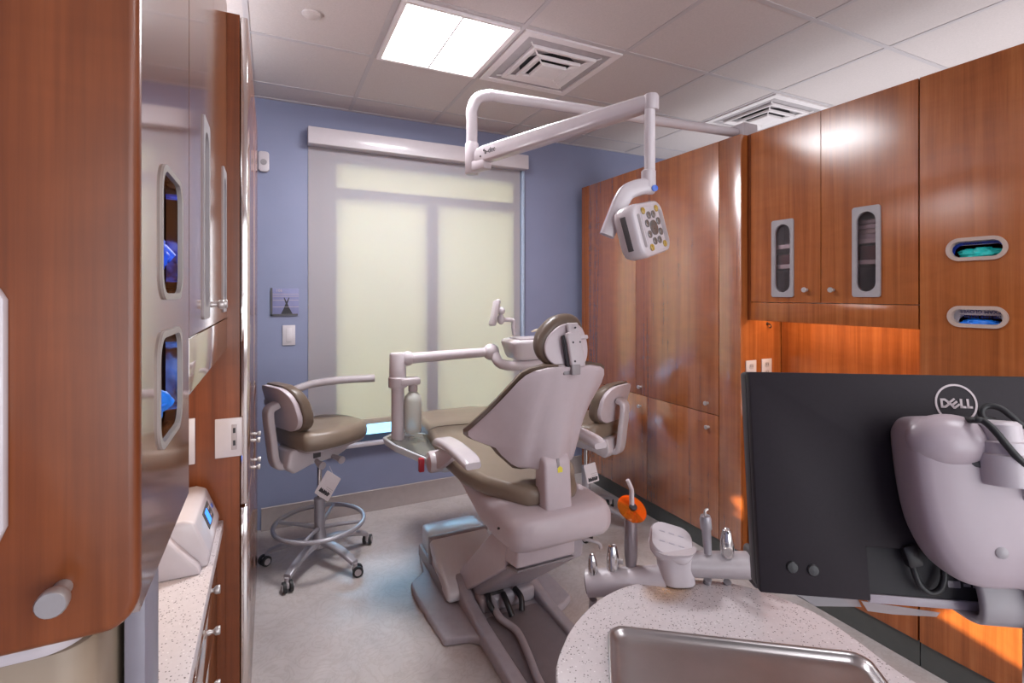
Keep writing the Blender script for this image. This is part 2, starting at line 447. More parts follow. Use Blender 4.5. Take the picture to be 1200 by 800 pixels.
# roller blind: headbox, fabric, hem bar, side channel
t = thing('roller_blind', 'cream translucent roller blind with white headbox drawn down over the window', 'blind', (1.05, YB - .03, 0.62))
bm = BM(); box(bm, 0.222, 1.895, YB - 0.10, YB, 2.585, 2.70, 0.006); obj('headbox', bm, 'white_gloss', t)
bm = BM(); box(bm, 0.229, 1.862, YB - 0.0066, YB - 0.0056, 0.66, 2.60); obj('fabric', bm, 'shade', t)
bm = BM(); box(bm, 0.229, 1.862, YB - 0.018, YB - 0.004, 0.628, 0.668, 0.003); obj('hem_bar', bm, plain('cream_hem', (188, 176, 160), .5), t)
bm = BM(); box(bm, 1.868, 1.892, YB - 0.028, YB - 0.002, 0.55, 2.585, 0.003); obj('side_channel', bm, plain('pale_side_channel', (168, 184, 206), .35), t)

# occupancy sensor, room sign, switch on the window wall
t = thing('wall_sensor', 'small white wall sensor high on the blue wall beside the blind', 'sensor', aY(309, 203, YB))
c = aY(309, 190, YB)
bm = BM(); prism(bm, rrect(0.066, 0.135, 0.02, 5, c.x, c.z), FY, YB - 0.028, YB, 0.006); obj('housing', bm, 'white', t)
bm = BM(); lathe(bm, [(0.02, 0), (0.02, .004), (.014, .005), (.014, .0025), (0.009, .0025), (0.009, 0.006), (0.0, 0.006)], aim((c.x, YB - 0.028, c.z - 0.005), (0, -1, 0)), 20); obj('lens', bm, 'mgrey', t)
x0, x1 = aY(318, 350, YB).x, aY(350, 350, YB).x; z1, z0 = aY(334, 338, YB).z, aY(334, 369, YB).z
t = thing('room_sign', 'grey room sign with a dark figure and pale lines on blue wall', 'sign', ((x0 + x1) / 2, YB, z0))
bm = BM(); box(bm, x0, x1, YB - 0.006, YB, z0, z1, 0.001); obj('plaque', bm, plain('sign_face', (122, 122, 160), .45), t)
W_, H_ = x1 - x0, z1 - z0
bm = BM()
box(bm, x0 - .004, x0 + .007, YB - .010, YB - .0005, z0 - .004, z1 + .004); box(bm, x0 - .004, x1 - .006, YB - .010, YB - .0005, z0 - .004, z0 + .008)
obj('dark_edge', bm, 'dgrey', t)
bm = BM()
fx = x0 + W_ * .54
prism(bm, [(fx - .034, z0 + .006), (fx - .012, z0 + .054), (fx + .016, z0 + .054), (fx + .04, z0 + .006)], FY, YB - .008, YB - .0055)
prism(bm, [(fx - .012, z0 + .056), (fx - .004, z0 + .078), (fx - .016, z0 + .118), (fx - .010, z0 + .118), (fx + .002, z0 + .09), (fx + .014, z0 + .118), (fx + .02, z0 + .118), (fx + .008, z0 + .078), (fx + .016, z0 + .056)], FY, YB - .008, YB - .0055)
obj('figure', bm, 'ink', t)
bm = BM()
for q in (.30, .55, .70, .78): box(bm, x0 + .008, x1, YB - .0075, YB - .0055, z0 + H_ * q, z0 + H_ * q + .003)
obj('rule_lines', bm, 'silver_ink', t)
text('number', '106', aim((x0 + W_ * .28, YB - .0065, z1 - .014), (0, -1, 0), (1, 0, 0)), 0.026, 'silver_ink', t)
a, b = aY(331, 381, YB), aY(346, 404, YB)
t = thing('light_switch', 'white rocker light switch below the room sign', 'switch', ((a.x + b.x) / 2, YB, b.z))
bm = BM(); box(bm, a.x, b.x, YB - .008, YB, b.z, a.z, .003); obj('plate', bm, 'white_gloss', t)
bm = BM(); box(bm, a.x + .022, b.x - .022, YB - .012, YB - .006, b.z + .022, a.z - .022, .002); obj('rocker', bm, 'white_gloss', t)

# ------------------------------------------------------------------ ceiling fittings
x0, x1, y0, y1 = 0.52, 1.098, 2.185, 2.80
t = thing('ceiling_light', 'square recessed ceiling light with two glowing curved lenses', 'ceiling light', ((x0 + x1) / 2, (y0 + y1) / 2, ZC - 0.012))
bm = BM(); inner = rrect(.53, .575, .004, 3, (x0 + x1) / 2, (y0 + y1) / 2)
slab_hole(bm, rect_like(x0, x1, y0, y1, inner), inner, FZ, ZC - 0.012, ZC + 0.003); obj('frame', bm, 'ventwhite', t)
for s in (0, 1):
    bm = BM(); xa = x0 + .024 + s * .268; xb = xa + .26; rings = []
    for k in range(9):
        q = k / 8; y = y0 + .02 + q * .575
        z = ZC - 0.004 - 0.0
        rings.append([V((xa, y, z)), V((xa + .065, y, z + .0035)), V((xa + .13, y, z + .005)), V((xa + .195, y, z + .0035)), V((xb, y, z)), V((xb, y, ZC + .004)), V((xa, y, ZC + .004))])
    loft(bm, rings); obj('lens', bm, 'lamp', t)
bm = BM(); box(bm, (x0 + x1) / 2 - .005, (x0 + x1) / 2 + .005, y0 + .02, y1 - .02, ZC - .011, ZC - .002, .002); obj('centre_rib', bm, 'ventwhite', t)

def diffuser(x0, x1, y0, y1, label):
    cx, cy = (x0 + x1) / 2, (y0 + y1) / 2
    t = thing('air_diffuser', label, 'vent', (cx, cy, ZC - .04), group='square ceiling air diffusers')
    bm = BM(); inner = rrect((x1 - x0) * .86, (y1 - y0) * .86, .004, 3, cx, cy)
    slab_hole(bm, rect_like(x0, x1, y0, y1, inner), inner, FZ, ZC - .008, ZC + .003); obj('frame', bm, 'ventwhite', t)
    bm = BM(); box(bm, x0 + .04, x1 - .04, y0 + .04, y1 - .04, ZC - .001, ZC + .0035); obj('throat', bm, plain('vent_throat', (172, 166, 168), .7), t)
    bm = BM()
    lathe(bm, [(.16, 0), (.16, .002), (.001, .002)], Matrix.Translation((cx, cy, ZC - .004)), 28); obj('duct', bm, 'recess', t)
    for k, (s, zz) in enumerate(((.66, .020), (.45, .030), (.26, .038))):
        bm = BM(); hw, hh = (x1 - x0) * s / 2, (y1 - y0) * s / 2; rim = .038
        rings = []
        for (q, z) in ((0, -zz + .016), (0, -zz), (.006, -zz - .002), (rim, -zz + .010), (rim, -zz + .014), (.006, -zz + .004)):
            rings.append([V((cx + sx * (hw - q), cy + sy * (hh - q), ZC + z)) for sx, sy in ((1, 1), (-1, 1), (-1, -1), (1, -1))])
        loft(bm, rings + [rings[0]], cap=False)
        if k == 2: box(bm, cx - hw + .012, cx + hw - .012, cy - hh + .012, cy + hh - .012, ZC - zz - .001, ZC - zz + .004)
        obj('louvre_ring', bm, 'ventwhite', t, ang=20)
    for sx, sy in ((1, 1), (-1, 1), (-1, -1), (1, -1)):
        bm = BM(); tube(bm, [(cx + sx * .08, cy + sy * .08, ZC - .034), (cx + sx * .22, cy + sy * .22, ZC - .004)], .004, 6, smooth=False)
        obj('hanger_rod', bm, 'ventwhite', t)
    return t
diffuser(1.127, 1.72, 2.185, 2.80, 'square stepped air diffuser in the ceiling beside the glowing light')
diffuser(2.955, 3.55, 2.185, 2.80, 'square stepped air diffuser partly hidden above the right-hand wall cabinets')
c = aZ(365, 17, ZC)
bm = BM(); lathe(bm, [(.042, .003), (.042, -.005), (.036, -.008), (.001, -.0085)], Matrix.Translation((c.x, c.y, ZC)), 26)
tag(obj('sprinkler_cover', bm, 'ceil'), 'round white sprinkler cover plate on ceiling tile left of the light', 'sprinkler')
bm = BM(); box(bm, c.x - 0.045, c.x + 0.045, c.y - .045, c.y + .045, ZC + .002, ZC + .0041)
bm.free()

# ================================================================== LEFT-HAND CASEWORK
XU, XT, XB = -0.125, -0.068, -0.152        # fronts: wall units, tall unit, base unit
YT = 1.80
Z_TOP = 2.47
YG0, YG1, YD = 0.62, 0.995, 1.388
ZG, ZDB, ZV = 1.236, 1.495, 1.398
# tall unit at the far end
t = thing('tall_cabinet', 'tall glossy cherry wood cabinet at far end of the left-hand worktop', 'cabinet', (-.4, 2.4, 0))
bm = BM(); box(bm, XL + .005, XT - .022, YT, 3.02, .0, Z_TOP - .02); obj('case', bm, 'wood_end', t)
bm = BM(); box(bm, XT - .06, XT - .022, YT - .004, YT + .002, .0, Z_TOP - .02); obj('edge_strip', bm, 'wood_end', t)
for k, (za, zb) in enumerate(((.1, .895), (.90, Z_TOP - .02))):
    for j, (ya, yb) in enumerate(((YT, 2.41), (2.415, 3.02))):
        bm = BM(); box(bm, XT - .02, XT, ya, yb, za + .002, zb - .002, .003)
        d = obj('door', bm, 'wood_left', t)
        knob((XT, 2.36 if j == 0 else 2.465, .842 if k == 0 else .955), (1, 0, 0), d, .011, .026)
# wall unit with two doors
def slot_window(bmf, bmg, cy, cz, w, h, X, sgn, ft=.012):
    inner = rrect(w - .036, h - .05, (w - .036) / 2, 8, cy, cz); outer = rrect(w, h, .012, 8, cy, cz)
    slab_hole(bmf, outer, inner, FX, X - sgn * .004, X + sgn * ft)
    prism(bmg, inner, FX, X - sgn * .012, X - sgn * .008)
    return inner
t = thing('overhead_cabinet', 'glossy cherry wall cabinet with two slot-windowed doors above left-hand worktop', 'cabinet', (-.4, 1.4, ZV))
bm = BM(); carcass(bm, XL + .005, XU - .022, YG1 + .002, YT - .002, ZV + .08, Z_TOP, 'x+'); box(bm, XL + .03, XU - .03, YG1 + .02, YT - .02, 1.80, 1.815); obj('case', bm, 'wood_end', t)
for j, (ya, yb, wy0, wy1, wz0, wz1) in enumerate(((YG1 + .004, YD - .0015, 1.178, 1.290, 1.517, 1.935), (YD + .0015, YT - .004, 1.635, 1.747, 1.517, 1.935))):
    cy, cz = (wy0 + wy1) / 2, (wz0 + wz1) / 2
    hole = rrect(wy1 - wy0 - .02, wz1 - wz0 - .02, .02, 8, cy, cz)
    bm = BM(); slab_hole(bm, rect_like(ya, yb, ZDB + .002, Z_TOP, hole), hole, FX, XU - .02, XU); d = obj('door', bm, 'wood_left', t)
    bf, bg = BM(), BM(); slot_window(bf, bg, cy, cz, wy1 - wy0, wz1 - wz0, XU, 1, .003)
    obj('window_frame', bf, 'mgrey', d); obj('window_pane', bg, 'smoke', d)
    knob((XU, YD - .045 if j == 0 else YD + .045, 1.545), (1, 0, 0), d, .011, .026)
bm = BM(); box(bm, XU - .3, XU, YG1 + .004, YT - .004, ZV, ZDB - .002, .002); obj('valance', bm, 'wood_left', t)

# glove tower at the near end
def glove(name, c, n, mat, label, cat, seed, s=1.0, up=V((0, 0, 1)), group=None, long=.075, fingers=5):
    """a crumpled glove bunched in a dispenser mouth with limp fingers poking out"""
    rnd = random.Random(seed); n = V(n).normalized(); side = n.cross(up).normalized()
    bm = BM(); tb = BM(); bmesh.ops.create_icosphere(tb, subdivisions=4, radius=1)
    for v in tb.verts:
        q = v.co.copy(); f = 1 + .34 * noise.noise(q * 2.3 + V((seed, 0, 0))) + .16 * noise.noise(q * 6 + V((0, seed, 0)))
        q *= f; v.co = c + side * (q.x * long * s) + n * (q.y * .022 * s) + up * (q.z * .024 * s)
    merge(bm, tb)
    for k in range(fingers):
        a = (k - 2) / 2; st = c + side * (a * long * .62 * s) + n * .004
        ln = (.030 + .014 * rnd.random()) * (s if fingers > 2 else .8)
        dr = (n * (.55 + .3 * rnd.random()) + side * (rnd.random() - .5) * 1.4 + up * (rnd.random() - .65) * .9).normalized()
        tube(bm, [st, st + dr * ln * .5 + up * .004, st + dr * ln + up * -.004], [.011 * s, .0095 * s, .006 * s], 9, 5)
    return tag(obj(name, bm, mat, ang=70), label, cat, group)

t = thing('glove_cabinet', 'glossy cherry cabinet with two glove openings at near end of left side', 'cabinet', (-.4, .8, ZG))
X0 = XL + .005
bm = BM(); carcass(bm, X0, XU - .02, YG0 + .024, YG1, ZG, Z_TOP + .3, 'x+')
obj('case', bm, 'wood_end', t)
openL = [(aX(187, 235, XU).y, aX(212, 235, XU).y, 1.562, 1.738), (aX(184, 445, XU).y, aX(211.5, 445, XU).y, 1.372, 1.522)]
zsplit = 1.545
for k, (ya, yb, za, zb) in enumerate(openL):
    cy, cz = (ya + yb) / 2, (za + zb) / 2; hole = rrect(yb - ya - .012, zb - za - .012, .03, 8, cy, cz)
    lo, hi = (zsplit, Z_TOP + .3) if k == 0 else (ZG, zsplit)
    if k == 0: bm = BM()
    slab_hole(bm, rect_like(YG0 + .024, YG1 - .002, lo, hi, hole), hole, FX, XU - .018, XU)
obj('front_panel', bm, 'wood_left', t)
for k, (ya, yb, za, zb) in enumerate(openL):
    cy, cz = (ya + yb) / 2, (za + zb) / 2
    bm = BM(); slab_hole(bm, rrect(yb - ya, zb - za, .035, 8, cy, cz), rrect(yb - ya - .017, zb - za - .017, .030, 8, cy, cz), FX, XU - .003, XU + .003); f = obj('opening_frame', bm, plain('opening_bezel', (150, 142, 138), .4), t)
    bm = BM(); box(bm, XU - .30, XU - .022, ya - .02, yb + .02, za - .018, za - .006); obj('tray', bm, 'dgrey', f)
    bm = BM(); box(bm, XU - .135, XU - .13, ya - .03, yb + .03, za - .018, zb + .02); obj('backing', bm, plain('opening_backing', (74, 66, 68), .6), f)
ya, yb, za, zb = openL[0]
glove('nitrile_glove', V((XU - .030, (ya + yb) / 2 - .016, za + .062)), (1, 0, 0), 'indigo_glove', 'deep blue glove bunched in the upper left-hand dispenser opening', 'glove', 3, 1.25, group='gloves in the left-hand cabinet', long=.022, fingers=2)
ya, yb, za, zb = openL[1]
glove('nitrile_glove', V((XU - .030, (ya + yb) / 2 - .016, za + .054)), (1, 0, 0), 'blue_glove', 'bright blue glove bunched in the lower left-hand dispenser opening', 'glove', 11, 1.25, group='gloves in the left-hand cabinet', long=.022, fingers=2)
# the end door: upright edge and lower corner are rounded
bm = BM()
xr = XU + .004
pts = [(X0, ZG)] + [(xr - .028 + .028 * math.cos(a), ZG + .052 - .052 * math.cos(b)) for a, b in [(PI / 2 * (1 - k / 8), PI / 2 * (k / 8)) for k in range(9)]]
pts = [(X0, ZG - .004), (xr - .03, ZG - .004)] + [(xr - .03 + .03 * math.sin(k / 8 * PI / 2), ZG + .032 - .036 * math.cos(k / 8 * PI / 2)) for k in range(1, 9)] + [(xr, Z_TOP + .3), (X0, Z_TOP + .3)]
prism(bm, pts, FY, YG0, YG0 + .022, .009, 4); d = obj('end_door', bm, 'wood_end', t, ang=55)
k_ = aY(74, 688, YG0)
knob(k_, (0, -1, 0), d, .0125, .032)
# white plate on the end door, towel dispenser underneath
c1, c2 = aY(10, 328, YG0), aY(0, 650, YG0)
bm = BM(); xa = c1.x + .001
prism(bm, [(X0 + .05, c2.z), (c2.x - .004, c2.z - .0), (xa, aY(10, 614, YG0).z), (xa, c1.z - .018), (xa - .006, c1.z - .006), (xa - .02, c1.z), (X0 + .05, c1.z)], FY, YG0 - .012, YG0 - .0003, .003, 2)
tag(obj('door_plate', bm, 'white_gloss'), 'white plastic plate fixed to the wooden end panel at left edge', 'plate')
t = thing('towel_dispenser', 'beige paper towel dispenser with white rim under the wooden end panel', 'dispenser', (-.42, .68, ZG - .3))
zt = ZG - .006
bm = BM(); prism(bm, rrect(.56, .165, .035, 8, aY(97, 755, .64).x - .28, .72), FZ, zt - .016, zt, .004); obj('rim', bm, 'white_gloss', t)
bm = BM(); prism(bm, rrect(.545, .16, .03, 8, aY(112, 780, .66).x - .2725, .722), FZ, zt - .34, zt - .016, .006); obj('housing', bm, 'beige', t)
# grey gable that carries the tower, standing on the floor
gx1, gy0, gy1 = -.137, .735, .815
bm = BM(); box(bm, -.158, gx1, gy0, gy1, 0, ZG - .001, .002); box(bm, -.70, -.158, gy1 - .008, gy1, 0, ZG - .001)
tag(obj('support_panel', bm, 'panel_grey'), 'grey upright support panel below the left-hand glove cabinet', 'panel')
# worktop and base unit
ZW = .865
bm = BM(); box(bm, XL + .004, -.135, gy1 + .001, YT - .001, ZW - .035, ZW, .004, 2)
tag(obj('worktop', bm, 'quartz'), 'speckled white worktop along the left side running up to tall cabinet', 'worktop')
t = thing('base_cabinet', 'cherry base cabinet of drawers under the left-hand worktop', 'cabinet', (-.45, 1.3, 0))
bm = BM(); box(bm, XL + .006, XB - .022, gy1 + .004, YT - .003, .1, ZW - .037); obj('case', bm, 'wood_end', t)
bm = BM(); box(bm, XL + .006, XB - .08, gy1 + .004, YT - .003, 0, .1); obj('plinth', bm, 'slate', t)
zs = (.105, .36, .57, .715, ZW - .04)
for ya, yb in ((gy1 + .006, 1.31), (1.314, YT - .004)):
    for za, zb in zip(zs, zs[1:]):
        bm = BM(); box(bm, XB - .02, XB, ya, yb, za + .0015, zb - .0015, .002); d = obj('drawer', bm, 'wood_left', t)
        knob((XB, (ya + yb) / 2, zb - .05), (1, 0, 0), d, .011, .028)
# power plates on the end of the tall cabinet
def wall_plate(name, x0, x1, z0, z1, y, label, usb):
    t = thing(name, label, 'socket', ((x0 + x1) / 2, y, z0))
    bm = BM(); box(bm, x0, x1, y - .007, y, z0, z1, .002); obj('plate', bm, 'white_gloss', t)
    if usb:
        bm = BM(); box(bm, x0 + (x1 - x0) * .60, x0 + (x1 - x0) * .80, y - .009, y - .005, z0 + .022, z1 - .02, .001); f = obj('insert', bm, 'lgrey', t)
        bm = BM()
        for q in (.36, .68): box(bm, x0 + (x1 - x0) * .66, x0 + (x1 - x0) * .75, y - .0096, y - .0085, z0 + (z1 - z0) * q - .008, z0 + (z1 - z0) * q + .008)
        obj('usb_port', bm, 'ink', f)
    return t
o1, o2 = aY(252, 491, YT), aY(284, 533, YT)
wall_plate('usb_socket', o1.x, o2.x, o2.z, o1.z, YT, 'white socket plate with two usb ports on wooden end panel', True)
o1, o2 = aY(200, 492, YT), aY(229, 543, YT)
wall_plate('socket_plate', o1.x, o2.x, o2.z, o1.z, YT, 'blank white socket plate half hidden behind the glossy glove cabinet', False)

# bench-top sealing or curing unit with a small lit display
t = thing('bench_device', 'white bench-top dental unit with small lit blue screen on left worktop', 'device', (-.26, 1.5, ZW))
p = [aZ(205, 668, ZW), aZ(240, 657, ZW), aZ(247, 648, ZW), aZ(256, 625, ZW)]
bx1 = -.147; y0d, y1d = 1.47, 1.77
prof = [(-.43, ZW), (bx1, ZW), (bx1 + .004, ZW + .03), (bx1 - .03, ZW + .118), (bx1 - .055, ZW + .128), (bx1 - .16, ZW + .122), (-.43, ZW + .1)]
bm = BM(); prism(bm, prof, FY, y0d + .035, y1d, .008, 3); obj('housing', bm, 'white_gloss', t)
bm = BM(); prism(bm, [(-.43, ZW), (bx1 - .012, ZW), (bx1 - .02, ZW + .02), (bx1 - .085, ZW + .10), (-.43, ZW + .09)], FY, y0d, y0d + .036, .006, 2); obj('side_cover', bm, 'white', t)
bm = BM(); prism(bm, [(-.43, ZW + .09), (bx1 - .10, ZW + .118), (bx1 - .085, ZW + .135), (bx1 - .13, ZW + .185), (bx1 - .2, ZW + .2), (-.43, ZW + .2)], FY, y0d + .12, y1d - .01, .02, 4); obj('lid', bm, 'white_gloss', t)
n = V((.118 - .03, 0, .034)).normalized()
def dev(q, yy, d=.001):                           # a point on the sloping front face
    a, b = V((bx1 + .004, 0, ZW + .03)), V((bx1 - .03, 0, ZW + .118)); r = a + (b - a) * q; r.y = yy; return r + n * d
yc = (y0d + y1d) / 2 + .03
upf = (V((bx1 - .03, 0, ZW + .118)) - V((bx1 + .004, 0, ZW + .03))).normalized()
bm = BM(); obox(bm, aim(dev(.56, yc), n, (0, 1, 0)), .10, .048, .002, .0008); f = obj('display_frame', bm, 'dgrey', t)
bm = BM(); obox(bm, aim(dev(.56, yc - .012, .0022), n, (0, 1, 0)), .036, .036, .001); obj('screen', bm, 'screen_blue', f)
bm = BM()
for dy, q in ((.022, .66), (.034, .66), (.022, .46), (.034, .46)): obox(bm, aim(dev(q, yc + dy, .0022), n, (0, 1, 0)), .007, .006, .001)
obj('key', bm, 'silver_ink', f)
bm = BM(); obox(bm, aim(dev(.5, yc + .082, .0006), n, (0, 1, 0)), .014, .012, .001); obj('emblem', bm, 'led_blue', t)

# ================================================================== RIGHT-HAND CASEWORK
XTR, XUR, XBK = 2.395, 2.45, 2.755
ZT = 2.475
# tall unit
YA, YZ = 1.99, 3.60
t = thing('tall_cabinet', 'tall cherry wood cabinet with four doors on the right beside window wall', 'cabinet', (2.57, 2.8, 0))
bm = BM(); box(bm, XTR + .022, XBK, YA + .002, YZ, .108, ZT - .001); obj('case', bm, 'wood', t)
bm = BM(); box(bm, XTR + .012, XBK, YA + .002, YZ, .0, .108); obj('plinth', bm, 'slate', t)
bm = BM(); box(bm, XTR, XTR + .022, YA, 2.142, .108, ZT, .002); obj('filler', bm, 'wood_tall', t)
bm = BM(); box(bm, XTR, XTR + .022, 3.50, YZ, .108, ZT, .002); obj('filler', bm, 'wood', t)
zs = .843
for ya, yb, za, zb, kp in ((2.146, 2.894, zs + .002, ZT, (829.5, 472)), (2.897, 3.497, zs + .002, ZT, (751, 453)), (2.146, 2.774, .110, zs - .002, (830.5, 500)), (2.777, 3.497, .110, zs - .002, (751, 475.5))):
    bm = BM(); box(bm, XTR, XTR + .02, ya, yb, za, zb, .002); d = obj('door', bm, 'wood_tall', t)
    knob(aX(*kp, XTR), (-1, 0, 0), d, .0125, .028)
# wall unit
t = thing('overhead_cabinet', 'cherry wall cabinet with two slot-windowed doors over the orange-lit niche', 'cabinet', (2.6, 1.56, 1.42))
bm = BM(); carcass(bm, XUR + .022, XBK, 1.154, 1.986, 1.50, ZT, 'x-')
zw = lambda u, v: aX(u, v, XUR).z
box(bm, XUR + .024, XBK - .01, 1.560, 1.574, 1.52, ZT - .02)
for v in (288.5, 312): box(bm, XUR + .024, XBK - .01, 1.575, 1.967, zw(917, v) - .011, zw(917, v) + .011)
for v in (281.5, 306.5): box(bm, XUR + .024, XBK - .01, 1.173, 1.559, zw(1016, v) - .010, zw(1016, v) + .010)
obj('case', bm, plain('white_liner', (228, 222, 222), .6), t)
for j, (ya, yb, wa, wb) in enumerate(((1.569, 1.967, (905, 254), (930.5, 348)), (1.154, 1.565, (999.5, 237.5), (1032.5, 348)))):
    p1, p2 = aX(*wa, XUR), aX(*wb, XUR); wy1, wy0 = p1.y, p2.y; wz1 = aX(wb[0] - 10, wa[1] + 3, XUR).z; wz0 = p2.z
    cy, cz = (wy0 + wy1) / 2, (wz0 + wz1) / 2; w_, h_ = wy1 - wy0, wz1 - wz0
    hole = rrect(w_ - .02, h_ - .02, .03, 8, cy, cz)
    bm = BM(); slab_hole(bm, rect_like(ya, yb, 1.524, ZT, hole), hole, FX, XUR, XUR + .02); d = obj('door', bm, 'wood', t)
    bf, bg = BM(), BM(); slot_window(bf, bg, cy, cz, w_, h_, XUR, -1, .008)
    obj('window_frame', bf, 'mgrey', d); obj('window_pane', bg, 'smoke', d)
    knob(aX(*((945.5, 339.5), (976.5, 339.5))[j], XUR), (-1, 0, 0), d, .0125, .028)
bm = BM(); box(bm, XUR, XUR + .022, 1.970, 1.989, 1.42, ZT); obj('filler', bm, 'wood_end', t)
bm = BM(); box(bm, XUR, XUR + .022, 1.154, 1.97, 1.42, 1.521, .002); obj('valance', bm, 'wood', t)
# things on the shelves behind the slot windows
def stow(name, y0, y1, z0, z1, mat, label, cat, x0=2.482, group='goods behind the slot windows'):
    bm = BM(); box(bm, x0, x0 + .18, y0, y1, z0, z1, .003); tag(obj(name, bm, mat), label, cat, group)
zp = zw(1016, 281.5) + .0105
for k in range(4): stow('paper_pack', 1.22 + .006 * k, 1.50 - .004 * k, zp + .0232 * k, zp + .0225 + .0232 * k - .001 * k, ('card', 'box_card', 'card', 'lgrey')[k], ('lowest', 'second', 'third', 'topmost')[k] + ' white paper pack of the stack behind larger slot window', 'paper', group='paper packs behind the slot window')
stow('carton', 1.25, 1.50, zw(1016, 306.5) + .0105, zw(1016, 287), 'dark_card', 'maroon carton on the shelf below paper behind larger slot window', 'box')
stow('carton', 1.62, 1.86, zw(917, 312) + .0115, zw(917, 298), 'dark_card', 'maroon carton between the shelves behind the smaller slot window', 'box')
stow('carton', 1.24, 1.48, 1.519, 1.57, 'dgrey', 'dark carton on cabinet floor behind the larger slot window', 'box')
# glove tower
t = thing('glove_cabinet', 'cherry cabinet front with two oval glove openings at the right edge', 'cabinet', (2.6, .8, 0))
YN = .45
bm = BM(); carcass(bm, XUR + .022, XBK, YN, 1.150, .108, ZT, 'x-'); obj('case', bm, 'wood', t)
bm = BM(); box(bm, XUR + .012, XBK, YN, 1.150, 0, .108); obj('plinth', bm, 'slate', t)
op = []
for (u0, u1, v0, v1) in ((1109, 1182, 277.5, 305), (1110.5, 1182.5, 358.5, 384)):
    a, b = aX(u0, (v0 + v1) / 2 + .0, XUR), aX(u1, (v0 + v1) / 2, XUR)
    D = 586 * 0 + 1
    zc = (a.z + b.z) / 2; hz = (aX((u0 + u1) / 2, v0, XUR).z - aX((u0 + u1) / 2, v1, XUR).z) / 2
    op.append((b.y, a.y, zc - hz, zc + hz))
zsp = (op[0][2] + op[1][3]) / 2
bm = BM()
for k, (ya, yb, za, zb) in enumerate(op):
    cy, cz = (ya + yb) / 2, (za + zb) / 2; hole = rrect(yb - ya - .008, zb - za - .008, (zb - za) / 2, 10, cy, cz)
    lo, hi = (zsp, ZT) if k == 0 else (.110, zsp)
    slab_hole(bm, rect_like(YN, 1.148, lo, hi, hole), hole, FX, XUR, XUR + .02)
obj('front_panel', bm, 'wood', t)
for k, (ya, yb, za, zb) in enumerate(op):
    cy, cz = (ya + yb) / 2, (za + zb) / 2; r_ = (zb - za) / 2
    bm = BM(); slab_hole(bm, rrect(yb - ya, zb - za, r_, 10, cy, cz), rrect(yb - ya - .028, zb - za - .028, r_ - .014, 10, cy, cz), FX, XUR - .007, XUR + .014); f = obj('opening_frame', bm, plain('taupe_bezel', (172, 152, 142), .4), t)
# cartons of gloves standing inside, printed mouth towards the opening
for k, (ya, yb, za, zb) in enumerate(op):
    cy, cz = (ya + yb) / 2, (za + zb) / 2
    g = thing('glove_carton', ('carton of teal gloves with blue band in the upper oval opening', 'carton of blue gloves printed upside down in the lower oval opening')[k], 'box', (XUR + .10, cy, za - .05), group='glove cartons in the right-hand cabinet')
    mouth = rrect(yb - ya - .05 if k else yb - ya - .03, .062 if k else .07, .028, 10, cy, cz - (.026 if k else .018))
    bm = BM(); slab_hole(bm, rect_like(cy - .135, cy + .135, za - .05, zb + .04, mouth), mouth, FX, XUR + .026, XUR + .028)
    box(bm, XUR + .028, XUR + .12, cy - .135, cy - .133, za - .05, zb + .04); box(bm, XUR + .028, XUR + .12, cy + .133, cy + .135, za - .05, zb + .04); box(bm, XUR + .028, XUR + .12, cy - .135, cy + .135, za - .052, za - .05)
    obj('carton_shell', bm, 'card', g)
    if k == 0:
        bm = BM(); inner = rrect(yb - ya - .034, .072, .03, 10, cy, cz - .018); slab_hole(bm, rrect(yb - ya - .01, .094, .04, 10, cy, cz - .018), inner, FX, XUR + .0245, XUR + .026); obj('blue_band', bm, 'blueband', g)
        text('print', 'GLOVES', aim((XUR + .0245, cy + .02, zb - .022), (-1, 0, 0), (0, -1, 0)), .016, 'ink', g)
    else:
        text('print', 'EXAM GLOVES', aim((XUR + .0245, cy, zb - .022), (-1, 0, 0), (0, 1, 0)), .019, 'ink_blue', g)
        text('print', 'DELUXE NITRILE', aim((XUR + .0245, cy, zb - .041), (-1, 0, 0), (0, 1, 0)), .017, 'ink_blue', g)
    gv = glove('nitrile_glove', V((XUR + .032, cy, cz - (.034 if k else .018))), (-1, 0, 0), ('teal_glove', 'blue_glove')[k], ('teal glove bunched in the mouth of upper oval opening', 'bright blue glove bunched in the mouth of lower oval opening')[k], 'glove', 21 + k, 1.0, group='gloves in the right-hand cabinet', long=.066, fingers=0)
# niche: back board, base unit and worktop
bm = BM(); box(bm, 2.735, 2.752, 1.156, 1.984, .905, 1.498); tag(obj('back_board', bm, 'wood'), 'orange-lit cherry back board of the niche behind the monitor', 'panel')
bm = BM(); box(bm, XUR - .02, XBK, 1.152, 1.987, .865, .90, .003); tag(obj('worktop', bm, 'quartz'), 'speckled white worktop in the niche behind black monitor', 'worktop')
t = thing('base_cabinet', 'cherry base cabinet under the niche behind the black monitor', 'cabinet', (2.6, 1.57, 0))
bm = BM(); box(bm, XUR + .022, XBK, 1.154, 1.986, .108, .863); obj('case', bm, 'wood', t)
bm = BM(); box(bm, XUR + .012, XBK, 1.154, 1.986, 0, .108); obj('plinth', bm, 'slate', t)
for ya, yb in ((1.156, 1.568), (1.571, 1.984)):
    bm = BM(); box(bm, XUR, XUR + .02, ya, yb, .110, .858, .002); d = obj('door', bm, 'wood', t)
    knob((XUR, 1.53 if ya < 1.2 else 1.61, .80), (-1, 0, 0), d)
